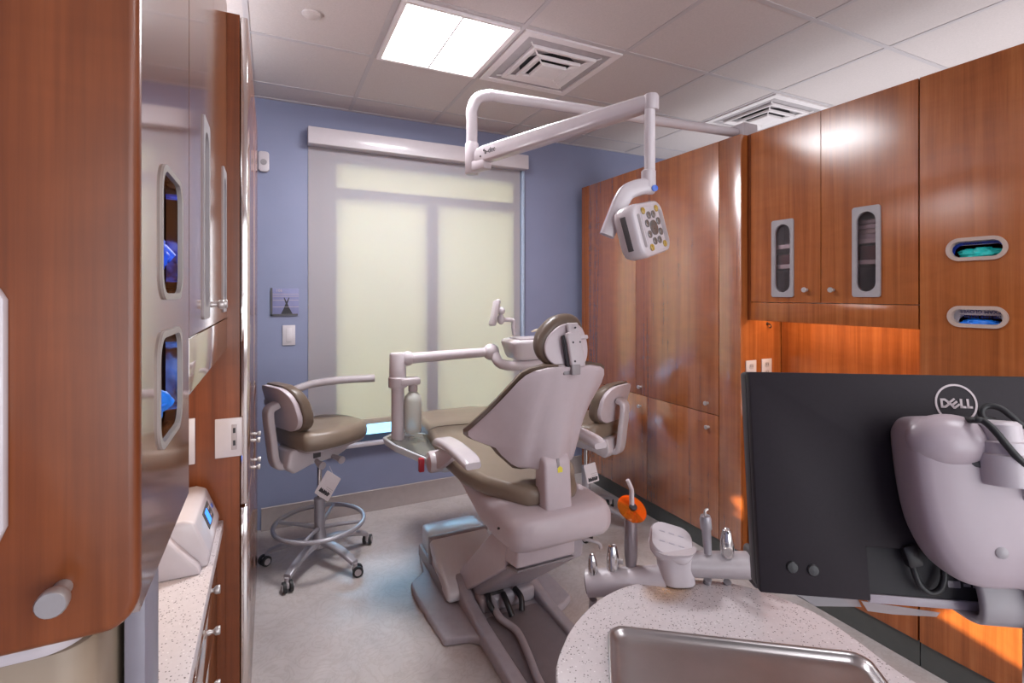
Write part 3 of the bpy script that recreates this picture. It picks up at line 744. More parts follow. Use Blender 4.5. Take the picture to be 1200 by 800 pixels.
def outlet(u0, u1, vt, label):
    Yw = YA + .0015; a, b = aY(u0, vt, Yw), aY(u1, vt, Yw)
    t = thing('power_socket', label, 'socket', ((a.x + b.x) / 2, Yw, a.z - .115), group='sockets in the lit niche')
    bm = BM(); box(bm, a.x, b.x, Yw - .006, Yw, a.z - .115, a.z, .002); obj('plate', bm, 'white_gloss', t)
    for q in (.034, .08):
        bm = BM(); cx = (a.x + b.x) / 2; prism(bm, rrect(.034, .03, .01, 5, cx, a.z - q), FY, Yw - .008, Yw - .005); f = obj('receptacle', bm, 'lgrey', t)
        bm = BM(); box(bm, cx - .009, cx - .006, Yw - .0084, Yw - .0078, a.z - q - .004, a.z - q + .008); box(bm, cx + .006, cx + .009, Yw - .0084, Yw - .0078, a.z - q - .004, a.z - q + .008); obj('slot', bm, 'ink', f)
outlet(873.5, 885.5, 422.5, 'white power socket on niche side, nearer to tall cabinet door edge')
outlet(892, 903.5, 420.5, 'white power socket on niche side, nearer to the back board')
Yw = YA + .0015; c = aY(899, 379, Yw)
bm = BM(); lathe(bm, [(.009, 0), (.009, .003), (.003, .004)], aim((c.x, Yw, c.z), (0, -1, 0)), 14); tube(bm, [(c.x, Yw - .004, c.z), (c.x, Yw - .02, c.z - .004), (c.x, Yw - .026, c.z - .014), (c.x, Yw - .02, c.z - .024), (c.x, Yw - .012, c.z - .02)], .0032, 8)
tag(obj('wall_hook', bm, 'black'), 'small black hook on the niche side above the sockets', 'hook')
# baseboard strips of the setting along casework stay part of the plinths
# ================================================================== DENTAL CHAIR
XC = 1.03
t = thing('dental_chair', 'white dental chair with taupe upholstery seen from behind, mid room', 'dental chair', (XC, 2.3, 0))
# floor plate with side wings, rails and shallow central pan
bm = BM()
wing = [(.690, 2.13), (.80, 2.10), (.84, 2.06), (.84, 1.30), (1.235, 1.30), (1.235, 2.10), (1.31, 2.12), (1.372, 2.16), (1.375, 2.46), (1.33, 2.54), (1.27, 2.60), (1.22, 2.95), (.80, 2.95), (.755, 2.70), (.665, 2.62), (.66, 2.50)]
prism(bm, wing, FZ, .0, .04, .012, 3); obj('base_plate', bm, 'grey_base', t)
bm = BM()
rail = [(2.46, .0), (2.46, .15), (2.38, .145), (2.26, .09), (2.10, .072), (1.28, .066), (1.28, 0)]
for xa, xb in ((.835, .895), (1.19, 1.245)):
    b2 = BM(); prism(b2, rail, FX, xa, xb, .014, 3); obj('rail', b2, 'grey_base', t)
bm.free()
bm = BM(); prism(bm, rrect(.295, .86, .03, 5, 1.0425, 1.74), FZ, .04, .048, .004); obj('floor_pan', bm, plain('grey_pan', (126, 118, 123), .4), t)
bm = BM(); box(bm, .9, 1.19, 2.2, 2.42, .04, .115, .02, 3); obj('pivot_block', bm, 'grey_base', t)
bm = BM()
for k, y in enumerate((2.17, 2.15, 2.165)):
    tube(bm, [(.94 + .07 * k, y + .05, .12), (.93 + .08 * k, y, .10), (.96 + .06 * k, y - .03, .055)], .014, 10)
obj('hose', bm, 'black', t)
bm = BM(); tube(bm, [(.965, 2.26, .11), (.95, 2.12, .075), (.985, 2.0, .068), (.965, 1.85, .068), (.935, 1.7, .068), (.92, 1.5, .068), (.915, 1.3, .068)], .016, 12); obj('floor_conduit', bm, 'grey_base', t)
# pump and valve housing on the far left
rings = []
for q, zt in ((0, .275), (.1, .292), (.25, .30), (.42, .30), (.50, .285)):
    pass
bm = BM()
prof = [(2.33, .05), (2.33, .10), (2.36, .125), (2.50, .185), (2.66, .236), (2.80, .24), (2.875, .218), (2.90, .18), (2.905, .05)]
t2 = BM(); prism(t2, prof, FX, .775, 1.115, .03, 4)
for v in t2.verts:                     # narrower towards the far end, rounded plan
    if v.co.y > 2.70: v.co.x = .945 + (v.co.x - .945) * (1 - .18 * ((v.co.y - 2.70) / .2) ** 2)
merge(bm, t2); obj('pump_cover', bm, plain('pump_cover_white', (206, 203, 207), .28, var=.02), t, ang=50)
bm = BM(); prism(bm, [(2.64, .10), (2.64, .2325), (2.655, .2385), (2.67, .2395), (2.67, .10)], FX, .7735, 1.1165, .004); obj('cover_seam', bm, 'mgrey', t)
bm = BM(); box(bm, .779, 1.11, 2.37, 2.895, .03, .10, .012, 2); obj('pump_skirt', bm, 'mgrey', t)
# slanted lift arm from the pivot up to the seat
def slant(bm, x0, x1, prof, bev=.012): prism(bm, prof, FX, x0, x1, bev, 3)
bm = BM(); slant(bm, .90, 1.20, [(2.36, .10), (2.28, .085), (1.84, .42), (1.785, .455), (1.785, .56), (1.90, .56), (2.38, .16)], .02); obj('lift_arm', bm, 'grey_base', t)
bm = BM(); slant(bm, .868, .90, [(2.42, .085), (2.35, .085), (1.88, .43), (1.84, .60), (1.93, .60), (2.42, .16)], .008); obj('arm_cover', bm, 'shell', t)
bm = BM(); slant(bm, 1.20, 1.225, [(2.42, .085), (2.35, .085), (1.88, .43), (1.84, .60), (1.93, .60), (2.42, .16)], .008); obj('arm_cover', bm, 'shell', t)
bm = BM(); slant(bm, .872, 1.145, [(1.77, .48), (1.765, .60), (1.90, .60), (1.90, .455)], .012); obj('column_cover', bm, 'shell', t)
bm = BM(); slant(bm, .876, 1.141, [(1.93, .427), (1.766, .477), (1.772, .465), (1.93, .415)], .002); obj('column_skirt', bm, 'mgrey', t)
bm = BM(); lathe(bm, [(.038, -.05), (.038, .05)], aim((.975, 2.24, .085), (1, 0, 0)), 18); obj('pivot_roller', bm, 'dgrey', t)
bm = BM(); tube(bm, [(1.17, 1.77, .545), (1.235, 1.735, .525), (1.25, 1.735, .50)], .008, 8); obj('release_lever', bm, 'lgrey', t)
# under-seat housing and tapering seat pan
def rring(xc, hw, y, z0, z1, r):
    return [V((xc + p[0], y, (z0 + z1) / 2 + p[1])) for p in rrect(2 * hw, z1 - z0, r, 5)]
bm = BM()
loft(bm, [rring(XC + .012, .175, 1.655, .615, .70, .04), rring(XC + .012, .215, 1.675, .592, .715, .05), rring(XC + .012, .232, 1.72, .575, .722, .05), rring(XC + .012, .235, 1.85, .565, .722, .05), rring(XC, .228, 2.0, .58, .722, .05), rring(XC, .21, 2.25, .63, .722, .04), rring(XC, .20, 2.6, .685, .73, .02), rring(XC, .19, 3.0, .70, .735, .012)])
obj('seat_pan', bm, 'shell', t, ang=50)
bm = BM()
for z in (.64,): box(bm, .80, .812, 1.79, 1.797, .645, .652)
obj('latch', bm, 'black', t)
# seat cushion: long pad dipping to the tail, raised front
def pad_ring(y, hw, z0, z1, r=.03, dip=.0):
    out = []
    for p in rrect(2 * hw, z1 - z0, r, 6):
        z = (z0 + z1) / 2 + p[1]
        if p[1] > 0: z -= dip * max(0, 1 - (p[0] / hw) ** 2)
        out.append(V((XC + p[0], y, z)))
    return out
bm = BM()
loft(bm, [pad_ring(1.755, .09, .728, .77, .02), pad_ring(1.775, .125, .718, .79, .03), pad_ring(1.85, .165, .712, .798, .035, .010), pad_ring(1.95, .225, .712, .802, .035, .012), pad_ring(2.1, .268, .712, .805, .035, .014), pad_ring(2.3, .278, .718, .815, .035, .012), pad_ring(2.55, .272, .728, .838, .035, .008), pad_ring(2.72, .262, .735, .853, .035, .006), pad_ring(2.95, .245, .735, .845, .035, .004), pad_ring(3.12, .215, .735, .82, .035), pad_ring(3.18, .17, .745, .80, .03)])
obj('seat_cushion', bm, 'vinyl', t, ang=60)
bm = BM()
tube(bm, [(XC - .262, 2.62, .838), (XC - .2, 2.625, .8475), (XC, 2.62, .8435), (XC + .2, 2.625, .8475), (XC + .262, 2.62, .838)], .0022, 6); obj('seam', bm, 'vinyl_dark', t)

# backrest: moulded shell behind, upholstery in front
def back_point(z, s, w, off=0.0):
    """point on the back surface: z height, s across -1..1, w half width"""
    zz = (z - .86) / (1.29 - .86)
    y = 1.775 - .145 * zz + .02 * math.sin(PI * min(1, max(0, zz)))
    x = s * w
    y += (1 - .8 * min(1, max(0, (z - 1.0) / .26))) * 2.07 * max(0, abs(x) - .12) ** 1.2 + .035 * (1 - min(1, zz * 1.3)) * min(1, abs(x) / .09) if zz < 2 else 0
    z2 = z + .10 * abs(x) * (1 - zz) * 0
    return V((XC + x, y + off, z2))
prof_w = [(.862, .10), (.866, .13), (.877, .15), (.908, .18), (.935, .198), (.942, .22), (.948, .244), (.954, .262), (.966, .275), (.985, .277), (1.03, .262), (1.09, .245), (1.15, .228), (1.2, .212), (1.24, .196), (1.265, .178), (1.282, .148), (1.292, .10)]
def back_shape(grow, o0, o1, bulge=0.0, n=28):
    rings = []
    for i, (z, w) in enumerate(prof_w):
        zc = z + (grow if i > len(prof_w) - 4 else (-grow if i < 2 else 0)) * .8
        w2 = w + grow; row = []
        for k in range(n + 1):
            s = -1 + 2 * k / n
            p = back_point(zc, s, w2, o0)
            e = 1 - abs(s) ** 4
            if bulge:
                zz = (z - .86) / .43
                p.y -= bulge * e * (.3 + .7 / (1 + (abs(s * w2) / .072) ** 6) * max(0, 1 - zz * .9))
            row.append(p)
        for k in range(n, -1, -1):
            s = -1 + 2 * k / n
            e = (1 - abs(s) ** 6)
            row.append(back_point(zc, s, w2 - .004, o0 + (o1 - o0) * (.35 + .65 * e)))
        rings.append(row)
    bm = BM(); loft(bm, rings); return bm
b_ = obj('backrest', back_shape(0.0, .0, .022, .05), 'shell', t, ang=50)
obj('back_cushion', back_shape(.011, .012, .075), 'vinyl_dark', b_, ang=60)
bm = BM(); box(bm, XC - .035, XC + .035, 1.617, 1.634, 1.262, 1.288, .003)
obj('headrest_slot', bm, 'mgrey', b_)
# stem that joins back and seat, with small label and sticker
bm = BM(); slant(bm, XC - .062, XC + .060, [(1.70, .702), (1.715, .90), (1.735, .925), (1.80, .925), (1.80, .702)], .014); s_ = obj('stem', bm, 'shell', t)
bm = BM(); obox(bm, aim((XC - .0, 1.716, .895), V((0, -1, .1))), .036, .012, .004, .001); obj('stem_latch', bm, 'mgrey', s_)
yv = 1.715 - (.90 - .868) * .0757
bm = BM(); prism(bm, [(-.011, -.009), (.011, -.009), (.011, .008), (0, .016), (-.011, .008)], lambda p, q, d: aim((XC + .006, yv - .001, .868), V((0, -1, .1)), (1, 0, 0)) @ V((p, q, d)), 0, .0012); obj('sticker', bm, 'yellow', s_)
# headrest
hb = V((XC + .02, 1.635, 1.30))
def head_outline():
    pts = [(-.075, .0), (-.112, .03), (-.122, .075), (-.108, .125), (-.075, .165), (-.035, .192), (.02, .202), (.06, .192), (.086, .165), (.10, .115), (.098, .07), (.082, .028), (.055, .0), (.0, -.016)]
    return [(p.x, p.y) for p in catmull([(a, b, 0) for a, b in pts], 4, True)]
hm = lambda p, q, d: V((XC + .02 + p, 1.628 + .28 * q + d + 2.2 * p * p, 1.288 + q))
HO = head_outline()
bm = BM(); prism(bm, [(p * .86, .085 + (q - .085) * .80 - .012) for p, q in HO], hm, .0, .012, .004, 2); h_ = obj('headrest', bm, 'shell', t, ang=60)
bm = BM(); prism(bm, HO, hm, .010, .075, .024, 4); obj('headrest_cushion', bm, 'vinyl_dark', h_, ang=60)
bm = BM(); obox(bm, aim(hm(.004, .066, -.016), V((0, -1, .28)), (1, 0, 0)), .064, .135, .026, .008, 3); obox(bm, aim(hm(.012, .146, -.01), V((0, -1, .28)), (1, 0, 0)), .05, .045, .016, .006, 3); obox(bm, aim(hm(.044, .112, -.022), V((0, -1, .28)), (1, 0, 0)), .05, .016, .016, .005, 2); br = obj('headrest_bracket', bm, 'white', h_)
bm = BM()
for p, q in ((-.008, .095), (.024, .095), (-.012, .025), (.012, .15)): lathe(bm, [(.004, 0), (.004, .003)], aim(hm(p, q, -.028), V((0, -1, .28))), 10)
obj('bracket_screws', bm, 'ink', br)['kind'] = 'stuff'
bm = BM(); obox(bm, aim(hm(-.034, .058, -.006), V((0, -1, .28)), (1, 0, 0)), .006, .13, .02, .002); obj('bracket_shadow_strip', bm, 'ink', br)  # dark strip standing in for the shadow beside the bracket
bm = BM(); box(bm, XC - .008, XC + .03, 1.60, 1.622, 1.262, 1.302, .003); obj('headrest_post', bm, 'mgrey', h_)
# armrests
for s in (-1, 1):
    xa = XC + s * (.315 if s < 0 else .292)
    bm = BM(); P = catmull([(xa, 2.285, .868), (xa, 2.20, .892), (xa, 2.05, .905), (xa, 1.90, .902), (xa, 1.835, .893)], 4); rings = []
    for i, p in enumerate(P):
        q = i / (len(P) - 1); w = .043 * (1 - .25 * abs(2 * q - 1) ** 4); h = .02 * (1 - .35 * abs(2 * q - 1) ** 4)
        rings.append([p + V((a, 0, b)) for a, b in rrect(2 * w, 2 * h, h * .9, 5)])
    loft(bm, rings); a_ = obj('armrest', bm, 'white_gloss', t, ang=50)
    bm = BM(); prism(bm, [(2.36, .72), (2.40, .77), (2.36, .80), (2.15, .89), (2.05, .89), (2.10, .84), (2.28, .74)], FX, xa - s * .03, xa + s * .005, .008, 2); obj('armrest_bracket', bm, 'shell', a_)
    bm = BM(); lathe(bm, [(.052, -.03), (.052, .02), (.046, .03), (.001, .031)], aim((xa, 2.355, .755), (s, 0, 0)), 26); obj('pivot_cap', bm, 'white_gloss', a_)

# ================================================================== DELIVERY UNIT (post, bottle, arms, control head, touch panel)
px, py = .592, 2.60
t = thing('delivery_unit', 'white delivery post with jointed arm, bottle and instrument head before the window', 'dental unit', (px, py, .7))
bm = BM()
top = [(px - .055, py + .03, .90), (px - .05, py - .05, .885), (.70, 2.36, .76), (.86, 2.36, .72), (.86, 2.62, .735), (.72, 2.66, .80)]
# cantilever bracket: a tapering tray-like beam with a dark glossy inset
def quadbeam(pts_top, drop):
    b = BM(); prism(b, [(0, 0)] * 0 or [(0, 0), (1, 0), (0, 1)], lambda p, q, d: V((0, 0, 0)), 0, 1) if False else None
    return b
hi = [V((.515, 2.63, .825)), V((.545, 2.53, .815)), V((.735, 2.32, .745)), V((.83, 2.34, .735)), V((.82, 2.70, .785)), V((.62, 2.72, .835))]
lo = [p + V((.02, .02, -.05)) for p in hi]
tb = BM(); A = [tb.verts.new(p) for p in hi]; B = [tb.verts.new(p) for p in lo]; tb.faces.new(A); tb.faces.new(list(reversed(B)))
for i in range(6): tb.faces.new((A[(i + 1) % 6], A[i], B[i], B[(i + 1) % 6]))
bmesh.ops.recalc_face_normals(tb, faces=tb.faces); do_bevel(tb, .010, 3, .3); merge(bm, tb); obj('bracket', bm, plain('glassy_white', (206, 214, 220), .2, var=.02), t)
cen = sum(hi, V()) / 6
bm = BM(); tb = BM(); A = [tb.verts.new(cen + (p - cen) * .86 + V((0, 0, .003))) for p in hi]; B = [tb.verts.new(v.co + V((0, 0, -.012))) for v in A]
tb.faces.new(A); tb.faces.new(list(reversed(B)))
for i in range(6): tb.faces.new((A[(i + 1) % 6], A[i], B[i], B[(i + 1) % 6]))
bmesh.ops.recalc_face_normals(tb, faces=tb.faces); merge(bm, tb); obj('dark_cover', bm, plain('dark_gloss_cover', (92, 92, 88), .12, coat=.6), t)
bm = BM(); box(bm, .648, .674, 2.385, 2.41, .70, .765, .003); obj('red_tab', bm, 'red', t, label='red tab')
bm = BM(); lathe(bm, [(.033, .812), (.033, 1.10), (.036, 1.102)], Matrix.Translation((px, py, 0)), 22); obj('lower_post', bm, 'white', t)
bm = BM(); lathe(bm, [(.046, 1.085), (.048, 1.09), (.048, 1.135), (.043, 1.14), (.042, 1.252), (.036, 1.262), (.001, 1.263)], Matrix.Translation((px, py, 0)), 24); obj('post_head', bm, 'white', t)
bx = aY(484, 470, py - .02).x
bm = BM(); box(bm, px, bx + .035, py - .05, py + .01, 1.095, 1.135, .012, 3); obj('bottle_mount', bm, 'white', t)
bm = BM(); lathe(bm, [(.02, 1.095), (.024, 1.085), (.024, 1.062), (.018, 1.06)], Matrix.Translation((bx, py - .02, 0)), 18); obj('bottle_cap', bm, 'lgrey', t)
bm = BM(); lathe(bm, [(.018, 1.06), (.028, 1.05), (.042, 1.035), (.045, 1.015), (.045, .865), (.04, .85), (.001, .85)], Matrix.Translation((bx, py - .02, 0)), 24); obj('water_bottle', bm, 'bottle', t)
j1, j2 = V((px + .05, py - .01, 1.232)), aY(575, 412, 2.58)
bm = BM(); ball(bm, j1, .038, .034, .038); obj('shoulder_joint', bm, 'white', t)
bm = BM(); tube(bm, [j1 + V((0, 0, .0)), (j1 + j2) / 2, j2], [.029, .027, .026], 18, smooth=False); obj('upper_arm', bm, 'white', t)
bm = BM(); ball(bm, j2 + V((0, -.005, 0)), .048, .042, .046); obj('elbow_joint', bm, 'white', t)
bm = BM(); j3 = aY(594, 428, 2.50); tube(bm, [j2 + V((.01, -.02, -.012)), j3, j3 + V((.34, -.05, .0))], .028, 16, sub=5); obj('forearm', bm, 'white', t)
bm = BM()
hy = 2.45; hx0, hx1 = aY(602, 400, hy).x, aY(602, 400, hy).x + .46
hz1, hz0 = aY(600, 399, hy).z, aY(600, 424, hy).z
rings = []
for x, g in ((hx0, .72), (hx0 + .012, .88), (hx0 + .04, 1.0), (hx1 - .04, 1.0), (hx1 - .012, .88), (hx1, .72)):
    cz, cy = (hz0 + hz1) / 2, hy + .09; hh, hd = (hz1 - hz0) / 2 * g, .115 * g
    sec = []
    for p in rrect(2 * hd, 2 * hh, .022 * g, 5):
        k = (p[1] / hh + 1) / 2
        sec.append(V((x + (.022 * (1 - k) if x < hx0 + .2 else -.022 * (1 - k)), cy + p[0] * (.72 + .28 * k), cz + p[1])))
    rings.append(sec)
loft(bm, rings); obj('control_head', bm, 'white_gloss', t, ang=50)
bm = BM(); box(bm, hx0 + .04, hx0 + .2, hy, hy + .14, hz1 - .002, hz1 + .008, .003); obj('tray_rim', bm, 'lgrey', t)
bm = BM(); q0 = aY(603, 392, hy + .08); q1 = aY(600.5, 376, hy + .08); q2 = aY(588, 374.5, hy + .08)
tube(bm, [q0, q0 + (q1 - q0) * .55, q1 + V((.006, 0, -.004)), q1 + V((-.012, 0, .006)), q2], .0125, 12); obj('panel_arm', bm, 'white', t)
bm = BM(); ball(bm, aY(587, 374, hy + .08), .02, .02, .03); ball(bm, aY(587, 364, hy + .08), .024, .024, .022); obj('panel_joint', bm, 'white_gloss', t)
c = aY(579.5, 366.5, hy + .08)
bm = BM(); obox(bm, aim(c, V((-.93, .30, .2)), V((0, 1, 0))), .19, .145, .024, .01, 3); pn = obj('touch_panel', bm, 'white', t)
# hand instrument lying across the control head
p0, p1 = aY(623, 388.5, hy + .05), aY(650, 386, hy + .05)
bm = BM(); tube(bm, [p0, p0 + (p1 - p0) * .3 + V((0, 0, .006)), p1 + V((0, 0, .004)), p1 + V((.10, 0, -.004))], [.004, .008, .010, .009], 12)
tag(obj('handpiece', bm, plain('cream_handpiece', (190, 176, 156), .3)), 'cream hand instrument lying across the instrument head behind headrest', 'handpiece')

# ================================================================== ASSISTANT STOOLS
def make_stool(label, loc, rz):
    rdeg = math.degrees(rz)
    t = thing('dental_stool', label, 'stool', loc, rz, local=True, group='taupe dental stools')
    bm = BM(); lathe(bm, [(.026, .085), (.045, .095), (.05, .12), (.036, .15), (.03, .20), (.03, .375), (.022, .38)], seg=22); obj('column', bm, 'alu', t)
    bm = BM(); lathe(bm, [(.014, .37), (.014, .62)], seg=16); obj('gas_lift', bm, 'chrome', t)
    a0 = math.radians(16 - rdeg)
    for k in range(5):
        a = a0 + k * 2 * PI / 5; d = V((math.cos(a), math.sin(a), 0))
        bm = BM(); P = catmull([d * .03 + V((0, 0, .125)), d * .12 + V((0, 0, .122)), d * .22 + V((0, 0, .10)), d * .292 + V((0, 0, .072))], 4); n = V((-d.y, d.x, 0)); rings = []
        for i, p in enumerate(P):
            q = i / (len(P) - 1); w, h = .028 - .006 * q, .017 - .004 * q
            rings.append([p + n * x + V((0, 0, y)) for x, y in rrect(2 * w, 2 * h, h * .8, 4)])
        loft(bm, rings); lg = obj('leg', bm, 'alu', t, ang=50)
        bm = BM(); fd = V((math.cos(a + .9), math.sin(a + .9), 0)); cx = d * .295; hub = cx + fd * .014 + V((0, 0, .029)); ax = V((-fd.y, fd.x, 0))
        for s in (-1, 1): lathe(bm, [(.022, -.009), (.029, -.007), (.029, .007), (.022, .009)], aim(hub + ax * (.017 * s), ax), 20)
        c_ = obj('caster', bm, 'rubber', lg)
        bm = BM()
        for s in (-1, 1): lathe(bm, [(.018, -.0025), (.018, .0025)], aim(hub + ax * ((.0265) * s), ax), 16)
        lathe(bm, [(.012, .0), (.012, .04)], Matrix.Translation(cx + V((0, 0, .03))), 12); obox(bm, aim(hub + V((0, 0, .006)), ax), .03, .03, .014, .005); obj('caster_hub', bm, 'lgrey', c_)
    bm = BM(); R = .248; tube(bm, [(R * math.cos(k * PI / 8), R * math.sin(k * PI / 8), .232) for k in range(16)], .0125, 12, 4, closed=True); fr = obj('foot_ring', bm, 'alu', t)
    for k in range(4):
        a = math.radians(40 + 90 * k); d = V((math.cos(a), math.sin(a), 0))
        bm = BM(); tube(bm, [d * .028 + V((0, 0, .205)), d * .12 + V((0, 0, .22)), d * .243 + V((0, 0, .232))], [.013, .011, .009], 10); obj('ring_spoke', bm, 'alu', fr)
    # mechanism pan
    bm = BM(); prism(bm, [(-.24, .625), (-.20, .585), (-.10, .61), (.06, .615), (.12, .64), (.20, .70), (.215, .725), (-.22, .715)], FY, -.085, .085, .014, 3); mc = obj('mechanism', bm, 'white', t)
    for s in (-1, 1):
        bm = BM(); P = [(-.02 + s * .05, -.085, .628), (-.02 + s * .06, -.13, .622), (-.02 + s * .06, -.165, .618)]; tube(bm, P, [.012, .016, .022], 12); obj('paddle', bm, 'lgrey', mc)
    bm = BM(); box(bm, -.09, -.045, -.088, -.083, .645, .69); obj('recess', bm, 'dgrey', mc)
    # cushion
    bm = BM(); out = [(-.19, -.12), (-.17, -.18), (-.05, -.215), (.08, -.21), (.20, -.17), (.255, -.09), (.262, 0), (.255, .09), (.20, .17), (.08, .21), (-.05, .215), (-.17, .18), (-.19, .12), (-.2, 0)]
    O = [(p.x, p.y) for p in catmull([(a, b, 0) for a, b in out], 4, True)]; rings = []
    for s_, z in ((.86, .712), (.93, .715), (.985, .728), (1.0, .755), (.985, .785), (.94, .803), (.85, .812), (.55, .812), (.2, .808)):
        rings.append([V((p[0] * s_, p[1] * s_, z + (.012 * (p[0] * s_ / .26) ** 2 if z > .75 else 0) - (.02 * max(0, (p[0] * s_ - .12) / .14) if z > .75 else 0))) for p in O])
    loft(bm, rings); obj('seat_cushion', bm, 'vinyl', t, ang=60)
    bm = BM(); rings = [[V((p[0] * q, p[1] * q, z)) for p in O] for q, z in ((.7, .70), (.92, .704), (.95, .716), (.9, .72))]; loft(bm, rings); obj('seat_base', bm, 'lgrey', t)
    # blocky post carrying the back
    P = catmull([(-.16, 0, .635), (-.235, 0, .625), (-.268, 0, .66), (-.285, 0, .78), (-.30, 0, .90), (-.295, 0, .945), (-.255, 0, .965)], 5); rings = []
    for i, p in enumerate(P):
        a = P[max(0, i - 1)]; b = P[min(len(P) - 1, i + 1)]; tn = (b - a).normalized(); nx = V((tn.z, 0, -tn.x)); w, h = .038, .019
        rings.append([p + V((0, 1, 0)) * x + nx * y for x, y in rrect(2 * w, 2 * h, .012, 4)])
    bm = BM(); loft(bm, rings); obj('back_post', bm, 'white', t, ang=50)
    # curved back pad with white shell
    def bpad(x0, x1, sc):
        b = BM(); rr_ = rrect(.345 * sc, .265 * sc, .10 * sc, 7, 0, .945); rg = []
        f = lambda y, z, d: V((-.235 + d + 1.25 * y * y + .25 * (z - .945) * 0 - .04 * (z - .945) / .13, y, z))
        prism(b, rr_, f, x0, x1, .013 if sc > .95 else .004, 4); return b
    bk = obj('backrest', bpad(-.030, .0, .93), 'shell', t, ang=60)
    obj('back_cushion', bpad(-.005, .055, 1.0), 'vinyl_dark', bk, ang=60)
    return t
st = make_stool('taupe stool with curved arm, foot ring and hang tag, by left tall cabinet', (.255, 3.13, 0), math.radians(26))
# curved arm support that only the first stool shows
def stool_arm(t):
    P = catmull([(-.20, .15, .965), (-.13, .14, .99), (.0, .09, 1.03), (.14, .0, 1.045), (.31, -.10, 1.045)], 6); rings = []
    for i, p in enumerate(P):
        a = P[max(0, i - 1)]; b = P[min(len(P) - 1, i + 1)]; tn = (b - a).normalized(); n = tn.cross(V((0, 0, 1))).normalized()
        rings.append([p + n * x + V((0, 0, y)) for x, y in rrect(.066, .042, .018, 4)])
    bm = BM(); loft(bm, rings); return obj('arm_support', bm, 'lgrey', t, ang=50)
s2 = copy_tree(st)
s2.location = (1.965, 2.90, 0); s2.rotation_euler = (0, 0, math.radians(112)); s2['label'] = 'taupe stool half hidden behind the dental chair, beside the right-hand tall cabinet'
for ch in list(s2.children):
    kind = ch.name.split('.')[0]
    if kind == 'foot_ring':
        for g_ in list(ch.children): bpy.data.objects.remove(g_)
        bpy.data.objects.remove(ch)
    elif kind == 'leg': ch.rotation_euler.z = math.radians(-11)
    elif kind not in ('column', 'gas_lift'): ch.location.z -= .095
ar = stool_arm(st)
bm = BM(); prism(bm, [(.11, .93), (.165, .94), (.165, .975), (.11, .965)], lambda p, q, d: V((d, p, q)), -.25, -.165, .01); obj('arm_bracket', bm, 'lgrey', ar)
def hang_tag(corner, w, h, rot, nrm, label, string_top):
    n = V(nrm).normalized(); m = aim(corner, n, (1, 0, 0)) @ Matrix.Rotation(rot, 4, 'Z')
    t = thing('hang_tag', label, 'tag', corner, group='hang tags on the stools')
    bm = BM(); prism(bm, rrect(w, h, .006, 3), lambda p, q, d: m @ V((p, q, d)), 0, .0012); obj('card', bm, 'card', t)
    rnd = random.Random(4); bm = BM()
    for k in range(5): prism(bm, [(-.03 + .012 * k, -.045), (-.018 + .011 * k, -.048), (-.014 + .012 * k, -.030 - .006 * (k % 2)), (-.026 + .011 * k, -.022)], lambda p, q, d: m @ V((p, q, d)), .0012, .0016)
    obj('dark_drawing', bm, 'ink', t)
    bm = BM()
    for k in range(4): obox(bm, m @ Matrix.Translation((w * .2, -h * .05 - .010 * k, .0013)), .04 - .006 * k, .0022, .0006)
    obj('text_rows', bm, 'mgrey', t)['kind'] = 'stuff'
    bm = BM(); tube(bm, [m @ V((0, h * .46, .001)), V(string_top)], .0012, 6, smooth=False); obj('string', bm, 'lgrey', t)
    return t
c = aD(384, 569, 2.66)
hang_tag(c, .088, .135, math.radians(-33), (-ST * .9 - .1, -CT * .95, .12), 'white printed hang tag tied under the stool by the left tall cabinet', aD(386, 546, 2.68))
c2 = aD(693, 554, 2.95)
hang_tag(c2, .075, .11, math.radians(10), (-.2, -.9, .1), 'white hang tag under the stool behind the dental chair', aD(692, 536, 2.95))

# ================================================================== OPERATING LIGHT on its ceiling-height arm
A0 = aD(553, 186, 2.45)                       # elbow at the foot of the drop
zt = 2.555
tk = aD(586, 110, 2.45); 
t = thing('operating_light', 'white dental operating light hanging from a jointed arm near the ceiling', 'dental light', (A0.x, A0.y, 2.2))
end = V((2.62, 2.16, zt))
drop_top = V((A0.x, A0.y, zt))
dirh = (end - drop_top).normalized()
bm = BM(); tube(bm, [V((A0.x, A0.y, A0.z + .06)), V((A0.x, A0.y, zt - .14)), V((A0.x, A0.y, zt - .085)), drop_top + dirh * .03 + V((0, 0, -.025)), drop_top + dirh * .10, drop_top + dirh * .2, end - dirh * .4, end], .0275, 18, 5); obj('swing_tube', bm, 'white_gloss', t, ang=60)
bm = BM(); box(bm, end.x - .06, end.x + .06, end.y - .06, end.y + .06, 2.4755, zt + .05, .012); obj('mount_block', bm, 'white', t)
bm = BM(); lathe(bm, [(.031, -.075), (.033, -.07), (.033, .07), (.030, .076)], Matrix.Translation(A0 + V((0, 0, .0))), 22); el = obj('elbow_collar', bm, 'white', t)
A1 = aD(763, 120, 1.70)
ad = (A1 - A0).normalized()
bm = BM(); obox(bm, aim(A0 + ad * .075 + V((0, 0, -.045)), ad, (0, 0, 1)), .05, .05, .10, .008); obj('elbow_bracket', bm, 'white', t)
bm = BM(); secs = []
L = (A1 - A0).length; side = ad.cross(V((0, 0, 1))).normalized(); up = side.cross(ad)
for q, h in ((.05, .026), (.065, .036), (.10, .04), (.5, .036), (.93, .028), (.985, .026), (1.0, .02)):
    c = A0 + ad * (L * q)
    secs.append([c + side * x + up * y for x, y in rrect(.05, 2 * h, .012, 4)])
loft(bm, secs); obj('spring_arm', bm, 'white_gloss', t, ang=40)
fc = -side if (-side).dot(CB) > 0 else side
text('maker_mark', 'a-dec', aim(A0 + ad * .17 + fc * .0255 + up * .004, fc, ad), .036, 'ink', t)
bm = BM()
